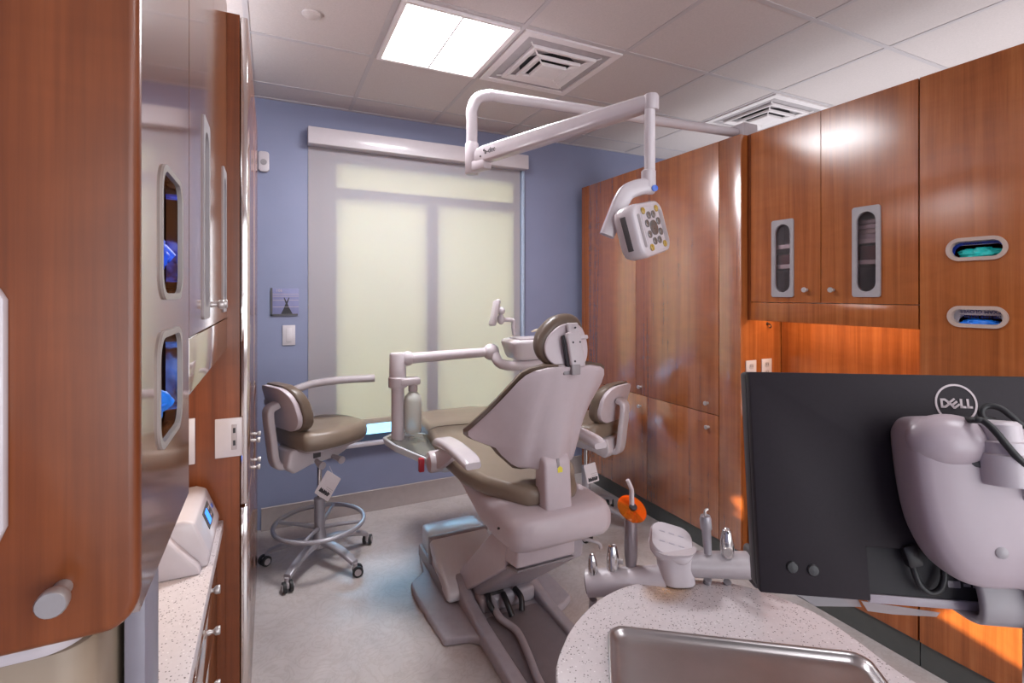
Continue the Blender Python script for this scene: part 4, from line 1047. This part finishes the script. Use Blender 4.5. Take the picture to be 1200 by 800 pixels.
for q, y in ((.10, -.012), (.125, .012)): lathe(bm, [(.005, 0), (.005, .002)], aim(A0 + ad * q + fc * .0245 + up * y, fc), 10)
obj('arm_screw', bm, 'ink', t)['kind'] = 'stuff'
bm = BM(); lathe(bm, [(.024, -.035), (.026, -.03), (.026, .012), (.022, .018)], Matrix.Translation(A1 + V((0, 0, .008))), 18); obj('wrist_cap', bm, 'white', t)
R0, R1 = aD(760, 130, 1.70), aD(759.5, 213, 1.70); R0.x = R1.x = A1.x - .006; R0.y = R1.y = A1.y
bm = BM(); tube(bm, [R0 + V((0, 0, .02)), R1], .0185, 16, smooth=False); obj('down_tube', bm, 'white_gloss', t)
bm = BM(); lathe(bm, [(.022, -.03), (.024, -.025), (.024, .03), (.02, .034)], Matrix.Translation(aD(760, 211, 1.70)), 18); obj('tube_collar', bm, 'white', t)
# bent yoke
D_ = 1.70
yk = [aD(766, 219, D_), aD(752, 219, D_), aD(737, 224, D_), aD(730, 232, D_), aD(722, 250, D_ + .0), aD(711, 276, D_ + .0)]
P = catmull(yk, 5); rings = []
for i, p in enumerate(P):
    a = P[max(0, i - 1)]; b = P[min(len(P) - 1, i + 1)]; tn = (b - a).normalized(); nb = CB.copy(); nx = tn.cross(nb).normalized(); q = i / (len(P) - 1)
    w = .024 + .004 * math.sin(PI * q)
    rings.append([p + nx * x + nb * y for x, y in rrect(2 * w, .046, .012, 4)])
bm = BM(); loft(bm, rings); yo = obj('yoke', bm, 'white_gloss', t, ang=45)
bm = BM(); lathe(bm, [(.011, 0), (.011, .004), (.006, .005)], aim(aD(767, 220.5, D_ - .022), CB + CR * .2), 14); obj('blue_cap', bm, 'led_blue', yo, label='blue end cap')
bm = BM(); tube(bm, [aD(726, 250, D_), aD(745, 262, D_ + .02)], .018, 12, smooth=False); obj('head_pivot', bm, 'lgrey', yo)
# lamp head
fx = cam_vec(.64, .21, -.74).normalized()
fd = cam_vec(.27, -.96, -.055); fd = (fd - fx * fd.dot(fx)).normalized()
fn = fx.cross(fd)
if fn.dot(CB) < 0: fn = -fn
hc = aD(757, 269, 1.70)
Hm = Matrix((fx, -fd, fn)).transposed()
if Hm.determinant() < 0: Hm = Matrix((-fx, -fd, fn)).transposed()
Hm = Hm.to_4x4(); Hm.translation = hc
bm = BM(); secs = []
for d, g in ((-.06, .80), (-.052, .92), (-.03, 1.0), (.012, 1.0), (.022, .97), (.026, .93)):
    secs.append([Hm @ V((p[0], p[1], d)) for p in rrect(.222 * g, .182 * g, .042 * g, 6)])
loft(bm, secs); hd = obj('lamp_head', bm, 'white_gloss', t, ang=45)
bm = BM(); prism(bm, rrect(.128, .150, .02, 5), lambda p, q, d: Hm @ V((p, q, d)), .024, .029, .002); obj('face_plate', bm, 'white', hd)
for s in (-1, 1):
    bm = BM(); prism(bm, rrect(.017, .112, .006, 4, s * .082, 0), lambda p, q, d: Hm @ V((p, q, d)), .0245, .0275); obj('grip_slot', bm, 'mgrey', hd)
    bm = BM(); obox(bm, Hm @ Matrix.Translation((s * .1105, 0, -.015)), .003, .115, .02, .001); obj('side_vent', bm, 'dgrey', hd)
def lens(x, y, r, mat):
    bm = BM(); lathe(bm, [(r, 0), (r, .0035), (r * .8, .005), (r * .3, .0035), (.0005, .003)], Hm @ Matrix.Translation((x, y, .029)), 18); obj('reflector', bm, mat, hd)
lens(0, 0, .026, 'lens_grey')
for k in range(8):
    a = PI / 8 + k * PI / 4; lens(.046 * math.cos(a), .048 * math.sin(a), .0128, 'lens_grey')
for sx in (-1, 1):
    for sy in (-1, 1): lens(sx * .050, sy * .062, .0118, 'lens_amber')
# ================================================================== ASSISTANT'S SIDE UNIT WITH ROUNDED WORKTOP
ZA = .832
t = thing('side_unit', 'assistant side unit with rounded speckled white worktop in the near corner', 'cabinet', (.85, .5, 0))
px_ = [(651.5, 792), (661, 752), (676, 727), (702, 702), (735, 686), (775, 679), (815, 678.5), (858, 683), (905, 696), (955, 717), (1005, 750), (1062, 792)]
edge = [aZ(u, v, ZA) for u, v in px_]
pts = [(p.x, p.y, 0) for p in edge] + [(1.10, .36, 0), (.98, .22, 0), (.72, .20, 0), (.53, .34, 0), (.44, .52, 0), (.445, .68, 0)]
O = [(p.x, p.y) for p in catmull(pts, 4, True)]
cx = sum(p[0] for p in O) / len(O); cy = sum(p[1] for p in O) / len(O)
def ins(k, z): return [V((cx + (p[0] - cx) * k, cy + (p[1] - cy) * k, z)) for p in O]
bm = BM(); loft(bm, [ins(.98, ZA - .036), ins(.995, ZA - .030), ins(1.0, ZA - .02), ins(1.0, ZA - .006), ins(.996, ZA - .001), ins(.988, ZA)]); obj('worktop', bm, 'quartz', t, ang=60)
bm = BM(); loft(bm, [ins(.78, .06), ins(.78, ZA - .037)]); obj('pedestal', bm, 'lgrey', t)
bm = BM(); loft(bm, [ins(.70, .0), ins(.70, .06)]); obj('plinth', bm, 'slate', t)
# light-brown heat mark is part of the worktop's surface: a thin stain film
c = aZ(782, 692, ZA)
def make_stain():
    m = bpy.data.materials.new('tan_stain'); m.use_nodes = True; nt = m.node_tree; b = nt.nodes['Principled BSDF']
    out = nt.nodes['Material Output']; tr = N(nt, 'ShaderNodeBsdfTransparent'); mx = N(nt, 'ShaderNodeMixShader')
    b.inputs['Base Color'].default_value = rgb(226, 186, 146); b.inputs['Roughness'].default_value = .5
    tc = N(nt, 'ShaderNodeTexCoord'); gr = N(nt, 'ShaderNodeTexGradient', gradient_type='SPHERICAL'); mp = N(nt, 'ShaderNodeMapping')
    mp.inputs['Scale'].default_value = (13, 18, 1)
    nt.links.new(tc.outputs['Object'], mp.inputs['Vector']); nt.links.new(mp.outputs[0], gr.inputs[0])
    ns = noise_node(nt, position(nt, (1, 1, 1)), 120, 4)
    mu = N(nt, 'ShaderNodeMath', operation='MULTIPLY'); nt.links.new(gr.outputs['Fac'], mu.inputs[0]); nt.links.new(ns, mu.inputs[1])
    m2 = N(nt, 'ShaderNodeMath', operation='MULTIPLY'); m2.inputs[1].default_value = .8; nt.links.new(mu.outputs[0], m2.inputs[0]); nt.links.new(m2.outputs[0], mx.inputs[0]); nt.links.new(tr.outputs[0], mx.inputs[1]); nt.links.new(b.outputs[0], mx.inputs[2]); nt.links.new(mx.outputs[0], out.inputs['Surface'])
    return m
bm = BM(); prism(bm, [(c.x + .085 * math.cos(k * PI / 12), c.y + .06 * math.sin(k * PI / 12)) for k in range(24)], FZ, ZA + .0003, ZA + .0007)
tag(obj('tan_stain', bm, make_stain()), 'faint tan stain on the far edge of rounded white worktop', 'stain')
# stainless tray
a, b, r_ = aZ(716, 741, ZA), aZ(962, 769, ZA), aZ(712, 800, ZA)
ex = (b - a).normalized(); ey = V((ex.y, -ex.x, 0))
if ey.y > 0: ey = -ey
W_, H_ = (aZ(1016, 774, ZA) - aZ(712, 740, ZA)).length, .30
org = aZ(712, 739, ZA) + ex * (W_ / 2) + ey * (H_ / 2)
Tm = Matrix((ex, -ey, V((0, 0, 1)))).transposed().to_4x4(); Tm.translation = V((org.x, org.y, ZA))
bm = BM(); secs = []
for ins_, z in ((.0, .0135), (.002, .016), (.006, .016), (.010, .012), (.016, .004), (.024, .0026), (.04, .0026)):
    secs.append([Tm @ V((p[0], p[1], z)) for p in rrect(W_ - 2 * ins_, H_ - 2 * ins_, .034 - ins_ * .5, 8)])
low = [Tm @ V((p[0], p[1], .0006)) for p in rrect(W_ - .03, H_ - .03, .03, 8)]
loft(bm, [low, [Tm @ V((p[0], p[1], .0125)) for p in rrect(W_ - .002, H_ - .002, .034, 8)]] + secs)
tag(obj('instrument_tray', bm, 'tray', ang=60), 'empty stainless steel tray lying on the rounded speckled worktop', 'tray')

# holder bar with its control pod behind the worktop
D1 = 1.30
hl, hr = aD(688, 683, 1.33), aD(876, 662, 1.28)
t = thing('instrument_holder', 'white tubular instrument holder bar with control pod behind rounded worktop', 'holder', (hl.x + .2, hl.y - .08, .7))
pod = aD(786, 668, 1.29)
bm = BM(); q = aD(779, 678, 1.29); tube(bm, [hl, hl + (q - hl) * .5, q], [.0335, .034, .034], 20, smooth=False); obj('left_bar', bm, 'white', t)
bm = BM(); lathe(bm, [(.026, -.001), (.026, .003)], aim(hl, (hl - q)), 18); obj('bar_recess', bm, 'dgrey', t)
bm = BM(); p = aD(795, 660, 1.285); tube(bm, [p, hr], [.031, .033], 20, smooth=False); obj('right_bar', bm, 'lgrey', t)
bm = BM(); dd = (hr - p).normalized(); obox(bm, aim(hr + dd * .012, dd, (0, 0, 1)), .085, .075, .022, .012, 3); obj('end_bracket', bm, 'dgrey', t)
bm = BM(); secs = []
for v, rx, ry in ((678, .043, .040), (664, .042, .039), (652, .042, .039), (645, .046, .043), (641, .052, .05), (638, .056, .055)):
    cc = aD(789 - (650 - v) * .14, v, 1.285); secs.append([cc + CR * (x * rx * 1.0) + V((ST, CT, 0)) * (y * ry) for x, y in rrect(2, 2, .75, 6)])
loft(bm, secs); obj('pod_neck', bm, 'white', t, ang=50)
hc_ = aD(786, 636, 1.29); hx = (CR * .96 - V((ST, CT, 0)) * .28).normalized(); hz = (V((0, 0, 1)) * .90 + CB * .40 + CR * .12).normalized(); Pm = aim(hc_, hz, hx)
bm = BM(); secs = [[Pm @ V((x, y, z)) for x, y in rrect(.108 * g, .105 * g, .034 * g, 7)] for z, g in ((-.022, .80), (-.010, .95), (.0, 1.0), (.008, .985), (.013, .93))]
loft(bm, secs); pd = obj('control_pod', bm, 'white_gloss', t, ang=55)
bm = BM()
for k in range(6): obox(bm, Pm @ Matrix.Translation((-.025 + .024 * (k % 3), .018 - .032 * (k // 3), .0135)), .014, .004, .0006)
obj('key_marks', bm, plain('faint_print', (170, 164, 174), .4), pd)['kind'] = 'stuff'
bm = BM()
for k, (u, v, D) in enumerate(((696, 690, 1.33), (832, 668, 1.28), (858, 665, 1.28))):
    pass
bm.free()
# five instruments standing in the bar
def stem_axis(u0, v0, u1, v1, D): return aD(u0, v0, D), aD(u1, v1, D)
def instrument(name, u0, v0, u1, v1, D, prof, mat, label, cat='instrument', hose=True):
    a, b = stem_axis(u0, v0, u1, v1, D); L = (b - a).length
    t = thing(name, label, cat, a, group='instruments in the holder bar')
    bm = BM(); lathe(bm, [(r, z * L) for r, z in prof], aim(a, b - a), 20); bd = obj('handle', bm, mat, t)
    if hose:
        bm = BM(); aw = V((ST, CT, 0)); tube(bm, [a + V((0, 0, -.066)), a + V((0, 0, -.10)) + aw * .01, a + aw * .05 + V((0, 0, -.30)), a + aw * .06 + V((0, 0, -.44))], .010, 10); obj('hose', bm, 'mgrey', t)
    return t, a, b
t1, a, b = instrument('air_syringe', 695, 672, 693.5, 649, 1.32, [(.0115, 0), (.0125, .1), (.0125, .45), (.010, .75), (.0065, .95), (.005, 1), (.003, .97)], 'chrome', 'short chrome instrument, first from the left end of the holder bar')
t2, a, b = instrument('suction_valve', 718.5, 671, 717.5, 639, 1.32, [(.0165, 0), (.0165, .55), (.0145, .7), (.0115, .95), (.010, 1), (.006, .98)], 'chrome', 'taller chrome suction valve beside the orange-shielded curing light')
n = (b - a).normalized(); bm = BM(); lathe(bm, [(.006, 0), (.007, .006), (.007, .012)], aim(a + n * .035 + CR * .014 + CB * .006, CR + CB * .4), 12); obj('valve_knob', bm, 'steel', t2)
t3, a, b = instrument('curing_light', 739.5, 670, 739, 606, 1.32, [(.012, 0), (.0135, .1), (.017, .3), (.0175, .55), (.0165, .9), (.0155, 1)], plain('mauve_metal', (140, 130, 134), .3, .5), 'dental curing light with round orange shield standing in the bar', 'curing light')
bm = BM(); lathe(bm, [(.0125, -.03), (.0145, .0), (.0145, .012)], aim(b, b - a), 16); obj('neck_ring', bm, 'white', t3)
sh = aD(740.5, 596, 1.32); sn = (V((0, 0, 1)) * .80 + CB * .50 + CR * .25).normalized()
bm = BM(); lathe(bm, [(.0095, .0035), (.016, .003), (.032, .001), (.040, -.001), (.040, .002), (.032, .004), (.016, .006), (.0095, .0065), (.0095, .0035)], aim(sh, sn), 30); obj('orange_shield', bm, 'orange_clear', t3)
bm = BM(); lathe(bm, [(.0165, -.03), (.0125, -.012), (.0095, .0), (.0095, -.03)], aim(sh, V((0, 0, 1))), 18); obj('shield_cone', bm, 'orange_clear', t3)
bm = BM(); lathe(bm, [(.0095, .003), (.0105, .006), (.0105, .011), (.007, .013)], aim(sh, sn), 16); obj('light_collar', bm, 'ink', t3)
g0, g1, g2 = aD(740.5, 592, 1.32), aD(740, 573, 1.32), aD(735.5, 562, 1.32)
bm = BM(); tube(bm, [g0, g0 + (g1 - g0) * .6, g1, g2], [.0068, .0066, .006, .0055], 12); obj('light_guide', bm, plain('glass_rod', (196, 180, 180), .15, coat=.6), t3)
t4, a, b = instrument('suction_handpiece', 829.5, 648, 826.5, 604, 1.27, [(.0095, 0), (.0105, .25), (.0115, .62), (.014, .66), (.0145, .9), (.012, 1), (.006, .98)], 'alu', 'tall silver handpiece, left of the two on the right bar')
bm = BM(); tube(bm, [b, b + V((0, 0, .012)), b + V((.006, 0, .016)) + CR * .002], [.004, .0035, .003], 8); obj('nozzle', bm, 'steel', t4)
t5, a, b = instrument('suction_valve', 852.5, 651, 851.5, 620, 1.27, [(.015, 0), (.0175, .25), (.0165, .5), (.0125, .85), (.010, .98), (.008, 1), (.006, .97)], 'chrome', 'chrome suction valve with round side lever, nearest the black monitor')
bm = BM(); lathe(bm, [(.011, 0), (.012, .004), (.010, .008)], aim((a + b) / 2 - (b - a) * .22 + CB * .014 - CR * .006, CB - CR * .3), 16); obj('side_lever', bm, 'steel', t5)

# ================================================================== MONITOR seen from behind, on its bracket
TL, BL = aD(874, 435.5, .80), aD(893, 690, .750)
wx = cam_vec(math.cos(math.radians(8.4)), .004, math.sin(math.radians(8.4))).normalized()
dn = (BL - TL); Hh = dn.length; dn = (dn - wx * dn.dot(wx)).normalized()
nb = wx.cross(dn)
if nb.dot(CB) < 0: nb = -nb
Wm = .538
def mp(s, d, o=0.0): return TL + wx * s + dn * d + nb * o         # across, down, out of the back
mm = lambda p, q, d: mp(p, q, d)
def on_back(u, v, o=0.0):
    """where the sight line through u, v meets the monitor's back"""
    d = V(ray(u, v)); o3 = TL + nb * o; C0 = V((0, 0, CAMH)); k = (o3 - C0).dot(nb) / d.dot(nb); q = C0 + d * k - TL
    return q.dot(wx), q.dot(dn)
t = thing('monitor', 'black computer monitor seen from behind with round silver maker logo', 'monitor', mp(Wm / 2, Hh, -.03))
bm = BM(); prism(bm, rrect(Wm, Hh, .006, 3, Wm / 2, Hh / 2), mm, -.030, -.004, .002); obj('screen_case', bm, 'black', t)
n0 = on_back(1010, 637); n1 = on_back(1014, 707)
nx0 = n0[0]; ny0 = n0[1]; nx1 = Wm - nx0
U = [(0, 0), (Wm, 0), (Wm, Hh), (nx1, Hh), (nx1, ny0), (nx0, ny0), (nx0, Hh), (0, Hh)]
bm = BM(); prism(bm, U, mm, -.0038, .014, .0025, 2); bk = obj('back_cover', bm, 'screen_back', t)
bm = BM(); prism(bm, [(nx0 + .001, ny0 + .001), (nx1 - .001, ny0 + .001), (nx1 - .001, Hh - .002), (nx0 + .001, Hh - .002)], mm, -.0036, .001); obj('port_recess', bm, 'recess', t)
bm = BM(); prism(bm, [(nx0 + .002, Hh - .006), (nx1 - .002, Hh - .006), (nx1 - .002, Hh + .006), (nx0 + .002, Hh + .006)], mm, -.034, .004, .001); obj('lower_bezel', bm, plain('silver_bezel', (168, 158, 164), .35), t)
for u, v in ((928.5, 664.5), (953, 668)):
    s, d = on_back(u, v, .014); bm = BM(); lathe(bm, [(.0085, 0), (.0085, .001), (.007, .0025), (.001, .003)], aim(mp(s, d, .014), nb), 18); obj('service_button', bm, 'black', bk)
# logo
s0, d0 = on_back(1120, 472.5, .014); s1, _ = on_back(1094.5, 472, .014); s2_, _ = on_back(1146, 473, .014); RL = (s2_ - s1) / 2 * .97; s0 = (s1 + s2_) / 2
lm = lambda p, q, d: mp(s0 + p, d0 + q, .0142 + d)
ring = lambda r: [(r * math.cos(k * PI / 24), r * math.sin(k * PI / 24)) for k in range(48)]
bm = BM(); slab_hole(bm, ring(RL), ring(RL * .90), lm, 0, .0006)
def stroke(x0, y0, x1, y1, w=.085):
    dx, dy = x1 - x0, y1 - y0; L = math.hypot(dx, dy); nx, ny = -dy / L * w, dx / L * w
    prism(bm, [((a) * RL, (b) * RL) for a, b in ((x0 + nx, y0 + ny), (x1 + nx, y1 + ny), (x1 - nx, y1 - ny), (x0 - nx, y0 - ny))], lm, 0, .0006)
h = .24; w = .055
stroke(-.68, -h, -.68, h, w); stroke(-.72, -h + w, -.50, -h + w, w); stroke(-.72, h - w, -.50, h - w, w); stroke(-.52, -h + w, -.36, -.06, w); stroke(-.36, -.10, -.36, .10, w); stroke(-.36, .06, -.52, h - w, w)
E_ = lambda x, y: (-.075 + (x * .78 - y * -.62) * 1.0 * .98, (x * -.62 + y * .78) * .98)
def es(x0, y0, x1, y1): 
    a, b = E_(x0, y0), E_(x1, y1); stroke(a[0], a[1], b[0], b[1], w * .9)
es(-.17, -.20, -.17, .20); es(-.17, -.18, .17, -.18); es(-.17, 0, .17, 0); es(-.17, .18, .17, .18)
stroke(.24, -h, .24, h, w); stroke(.20, h - w, .46, h - w, w); stroke(.55, -h, .55, h, w); stroke(.51, h - w, .76, h - w, w)
obj('maker_logo', bm, 'silver_ink', bk)
# small rating label in the recess
s, d = on_back(1118, 684.5, .001); bm = BM(); prism(bm, rrect(.016, .009, .001, 2, s, d), mm, .001, .0016)
for k in range(3): prism(bm, [(s + .012 + k * .012, d - .002 + .001 * k), (s + .021 + k * .012, d - .002 + .001 * k), (s + .021 + k * .012, d + .002 + .001 * k), (s + .012 + k * .012, d + .002 + .001 * k)], mm, .001, .0014)
obj('rating_label', bm, 'mgrey', bk)
# bracket shell and arm, standing on a pole from the side unit
t = thing('monitor_bracket', 'white moulded bracket holding the black monitor at the right edge', 'bracket', aD(1150, 690, .66))
def ob(u, v, o):
    s, d = on_back(u, v, o); return (s, d)
o_ = .075
shell_px = [(1066, 512), (1068, 500), (1075, 492), (1090, 489), (1130, 490), (1175, 497), (1215, 505), (1262, 512), (1290, 530), (1296, 580), (1290, 640), (1270, 685), (1235, 700), (1195, 692), (1160, 691), (1130, 683), (1108, 664), (1090, 634), (1079, 600), (1071, 556)]
sp = [(p.x, p.y) for p in catmull([(*ob(u, v, o_), 0) for u, v in shell_px], 3, True)]
scx = sum(p[0] for p in sp) / len(sp); scy = sum(p[1] for p in sp) / len(sp)
secs = []
for g, o in ((.93, .018), (.98, .03), (1.0, .05), (1.0, .066), (.985, .075), (.94, .082), (.8, .087), (.5, .091), (.15, .092)):
    secs.append([mp(scx + (p[0] - scx) * g, scy + (p[1] - scy) * g, o) for p in sp])
bm = BM(); loft(bm, secs); sh_ = obj('shell', bm, plain('bracket_white', (168, 154, 160), .4, var=.02), t, ang=70)
s, d = ob(1124, 519, .092); bm = BM(); ball(bm, V((0, 0, 0)), .052, .036, .030, aim(mp(s, d, .072), nb, wx), 4)
obj('shell_bulge', bm, plain('bracket_bulge_white', (170, 156, 162), .32, var=.02), sh_, ang=80)
s, d = ob(1176, 505, .10)
ax_ = -dn
bm = BM(); lathe(bm, [(.030, -.05), (.031, -.045), (.031, -.012), (.027, -.010), (.027, .004), (.022, .006), (.022, .026), (.018, .03)], aim(mp(s + .004, d + .018, .088), ax_), 24); obj('swivel', bm, 'white', t)
s, d = ob(1174, 647.5, .09); bm = BM(); lathe(bm, [(.0075, 0), (.0075, .003), (.004, .0045)], aim(mp(s, d, .088), nb), 14); obj('screw', bm, 'mgrey', sh_)
s, d = ob(1157, 544, .095); bm = BM(); prism(bm, [(s - .020, d - .003), (s - .008, d - .0055), (s + .014, d - .004), (s + .022, d + .001), (s + .014, d + .005), (s, d + .0065), (s - .012, d + .004)], mm, .086, .0925, .001); obj('slot', bm, 'ink', sh_)
s, d = ob(1172, 700, .03); bm = BM()
P = catmull([mp(s, d - .02, .03), mp(s, d + .012, .034), mp(s, d + .03, .028), mp(s, d + .036, .006), mp(s, d + .036, -.03)], 5); rings = []
for i, p in enumerate(P):
    a = P[max(0, i - 1)]; b = P[min(len(P) - 1, i + 1)]; tn = (b - a).normalized(); nn = wx.cross(tn).normalized(); rings.append([p + wx * x + nn * y for x, y in rrect(.056, .012, .005, 3)])
loft(bm, rings); obj('under_hook', bm, 'mgrey', t, ang=50)
pole = V((.93, .29, 0)); an = mp(scx + .02, scy - .02, .085)
bm = BM(); tube(bm, [an, an * .5 + V((pole.x, pole.y, an.z)) * .5, V((pole.x, pole.y, an.z - .0))], .022, 14, smooth=False); obj('support_arm', bm, 'white', t)
bm = BM(); lathe(bm, [(.04, ZA + .0005), (.04, ZA + .012), (.024, ZA + .016), (.024, an.z + .05), (.02, an.z + .055)], Matrix.Translation((pole.x, pole.y, 0)), 22); obj('support_pole', bm, 'white', t)
# leads
def lead(name, pix, r, label, off=None):
    bm = BM(); P = []
    for (u, v, o) in pix:
        s, d = on_back(u, v, o); P.append(mp(s, d, o))
    tube(bm, P, r, 10, 6); return tag(obj(name, bm, 'rubber'), label, 'cable', 'cables at the monitor')
lead('power_lead', [(1126, 491, .05), (1140, 492, .098), (1152, 493, .106), (1166, 505, .115), (1182, 524, .118), (1200, 543, .118), (1230, 566, .11)], .0042, 'black lead slanting down across the white monitor bracket')
lead('video_lead', [(1166, 493, .05), (1153, 490, .05), (1150, 481, .05), (1158, 475.5, .05), (1172, 478, .055), (1186, 488, .06), (1205, 503, .06), (1240, 515, .05)], .0042, 'black lead looped above the top of the white monitor bracket')
lead('signal_lead', [(1062, 643, .006), (1067, 652, .010), (1071, 668, .013), (1078, 685, .014), (1090, 694.5, .014), (1101, 691, .014), (1106, 680, .014), (1106, 668, .012)], .0042, 'black lead looping below the ports of the monitor')
s, d = on_back(1067, 650, .012); bm = BM(); obox(bm, aim(mp(s, d, .0125), dn + wx * .25, nb), .016, .02, .03, .004)
tag(obj('lead_plug', bm, 'black'), 'black plug of the lead in the monitor port recess', 'plug')
# clear barrier sleeve hanging under the monitor
s0_, d0_ = on_back(955, 694, .0); bm = BM()
def film(pix, o):
    q = []
    for u, v, oo in pix: s, d = on_back(u, v, oo); q.append((s, d))
    prism(bm, q, mm, o, o + .0008)
film([(900, 690, 0), (1012, 705, 0), (1018, 718, 0), (962, 717, 0), (945, 706, 0)], -.02)
film([(1014, 708, 0), (1108, 722, 0), (1104, 727, 0), (1052, 724, 0), (1022, 720, 0)], -.012)
tag(obj('barrier_sleeve', bm, 'film'), 'clear plastic barrier film hanging below the edge of black monitor', 'plastic film')
# ================================================================== CAMERA, SKY, LIGHT
cam = bpy.data.cameras.new('camera'); co = bpy.data.objects.new('camera', cam); COL.objects.link(co)
cam.sensor_fit = 'HORIZONTAL'; cam.sensor_width = 36; cam.lens = 36 * F / 1200
cam.shift_y = (Y0 - 400) / 1200
cam.clip_start = .02
co.location = (0, 0, CAMH); co.rotation_euler = (PI / 2, 0, -TH)
scene.camera = co
wd = bpy.data.worlds.new('sky'); scene.world = wd; wd.use_nodes = True
bg = wd.node_tree.nodes['Background']; bg.inputs[0].default_value = (0.62, 0.88, 1.0, 1); bg.inputs[1].default_value = SKY
def area(name, loc, rot, sx, sy, power, col=(1, .96, .98), spread=180):
    l = bpy.data.lights.new(name, 'AREA'); l.shape = 'RECTANGLE'; l.size = sx; l.size_y = sy; l.energy = power; l.color = col; l.spread = math.radians(spread)
    o = bpy.data.objects.new(name, l); COL.objects.link(o); o.location = loc; o.rotation_euler = rot; return o
LC = (.945, .955, 1.0)
area('ceiling_panel_lamp', (0.81, 2.49, ZC - .06), (0, 0, 0), .5, .55, P1, LC)
area('ceiling_lamp_near', (1.42, -.3, ZC - .02), (0, 0, 0), .56, .58, P2, LC)
area('ceiling_lamp_rear', (1.42, -1.7, ZC - .02), (0, 0, 0), .56, .58, P2, LC)
area('ceiling_lamp_side', (3.5, 0.3, ZC - .02), (0, 0, 0), .56, .58, P2 * .5, LC)
area('added_uplight_right', (3.45, 1.7, 2.0), (PI, 0, 0), .9, 3.6, P5 * .7, LC)  # unseen uplight added beyond the partition to brighten the ceiling
area('added_uplight_left', (-.5, 2.0, 2.50), (PI, 0, 0), .12, 2.0, P5 * .6, LC)  # added fill aimed up from the left cabinet tops, no fitting there
area('added_rear_fill', (1.6, YF + .1, 1.5), (PI / 2, 0, 0), 3.6, 2.2, P4, LC)  # broad soft fill added behind the camera, not a real fitting
area('under_cabinet_strip', (2.58, 1.57, 1.485), (0, 0, 0), .05, .72, P3, (1, .70, .42))
area('under_cabinet_strip_left', (-.32, 1.45, 1.385), (0, 0, 0), .05, .5, P3 * .5, (1, .74, .5))
sl = bpy.data.lights.new('sunlight', 'SUN'); sl.energy = 16; sl.angle = math.radians(.4); sl.color = (1, .72, .36)
so = bpy.data.objects.new('sunlight', sl); COL.objects.link(so); so.rotation_euler = (-SUN).to_track_quat('Z', 'Y').to_euler()
scene.view_settings.view_transform = VT
scene.view_settings.look = LOOK
scene.view_settings.exposure = EXPO
scene.view_settings.gamma = 1.0
scene.cycles.use_denoising = True
scene.cycles.max_bounces = 8
scene.cycles.diffuse_bounces = 5
scene.cycles.caustics_reflective = False; scene.cycles.caustics_refractive = False
scene.cycles.sample_clamp_indirect = 6.0
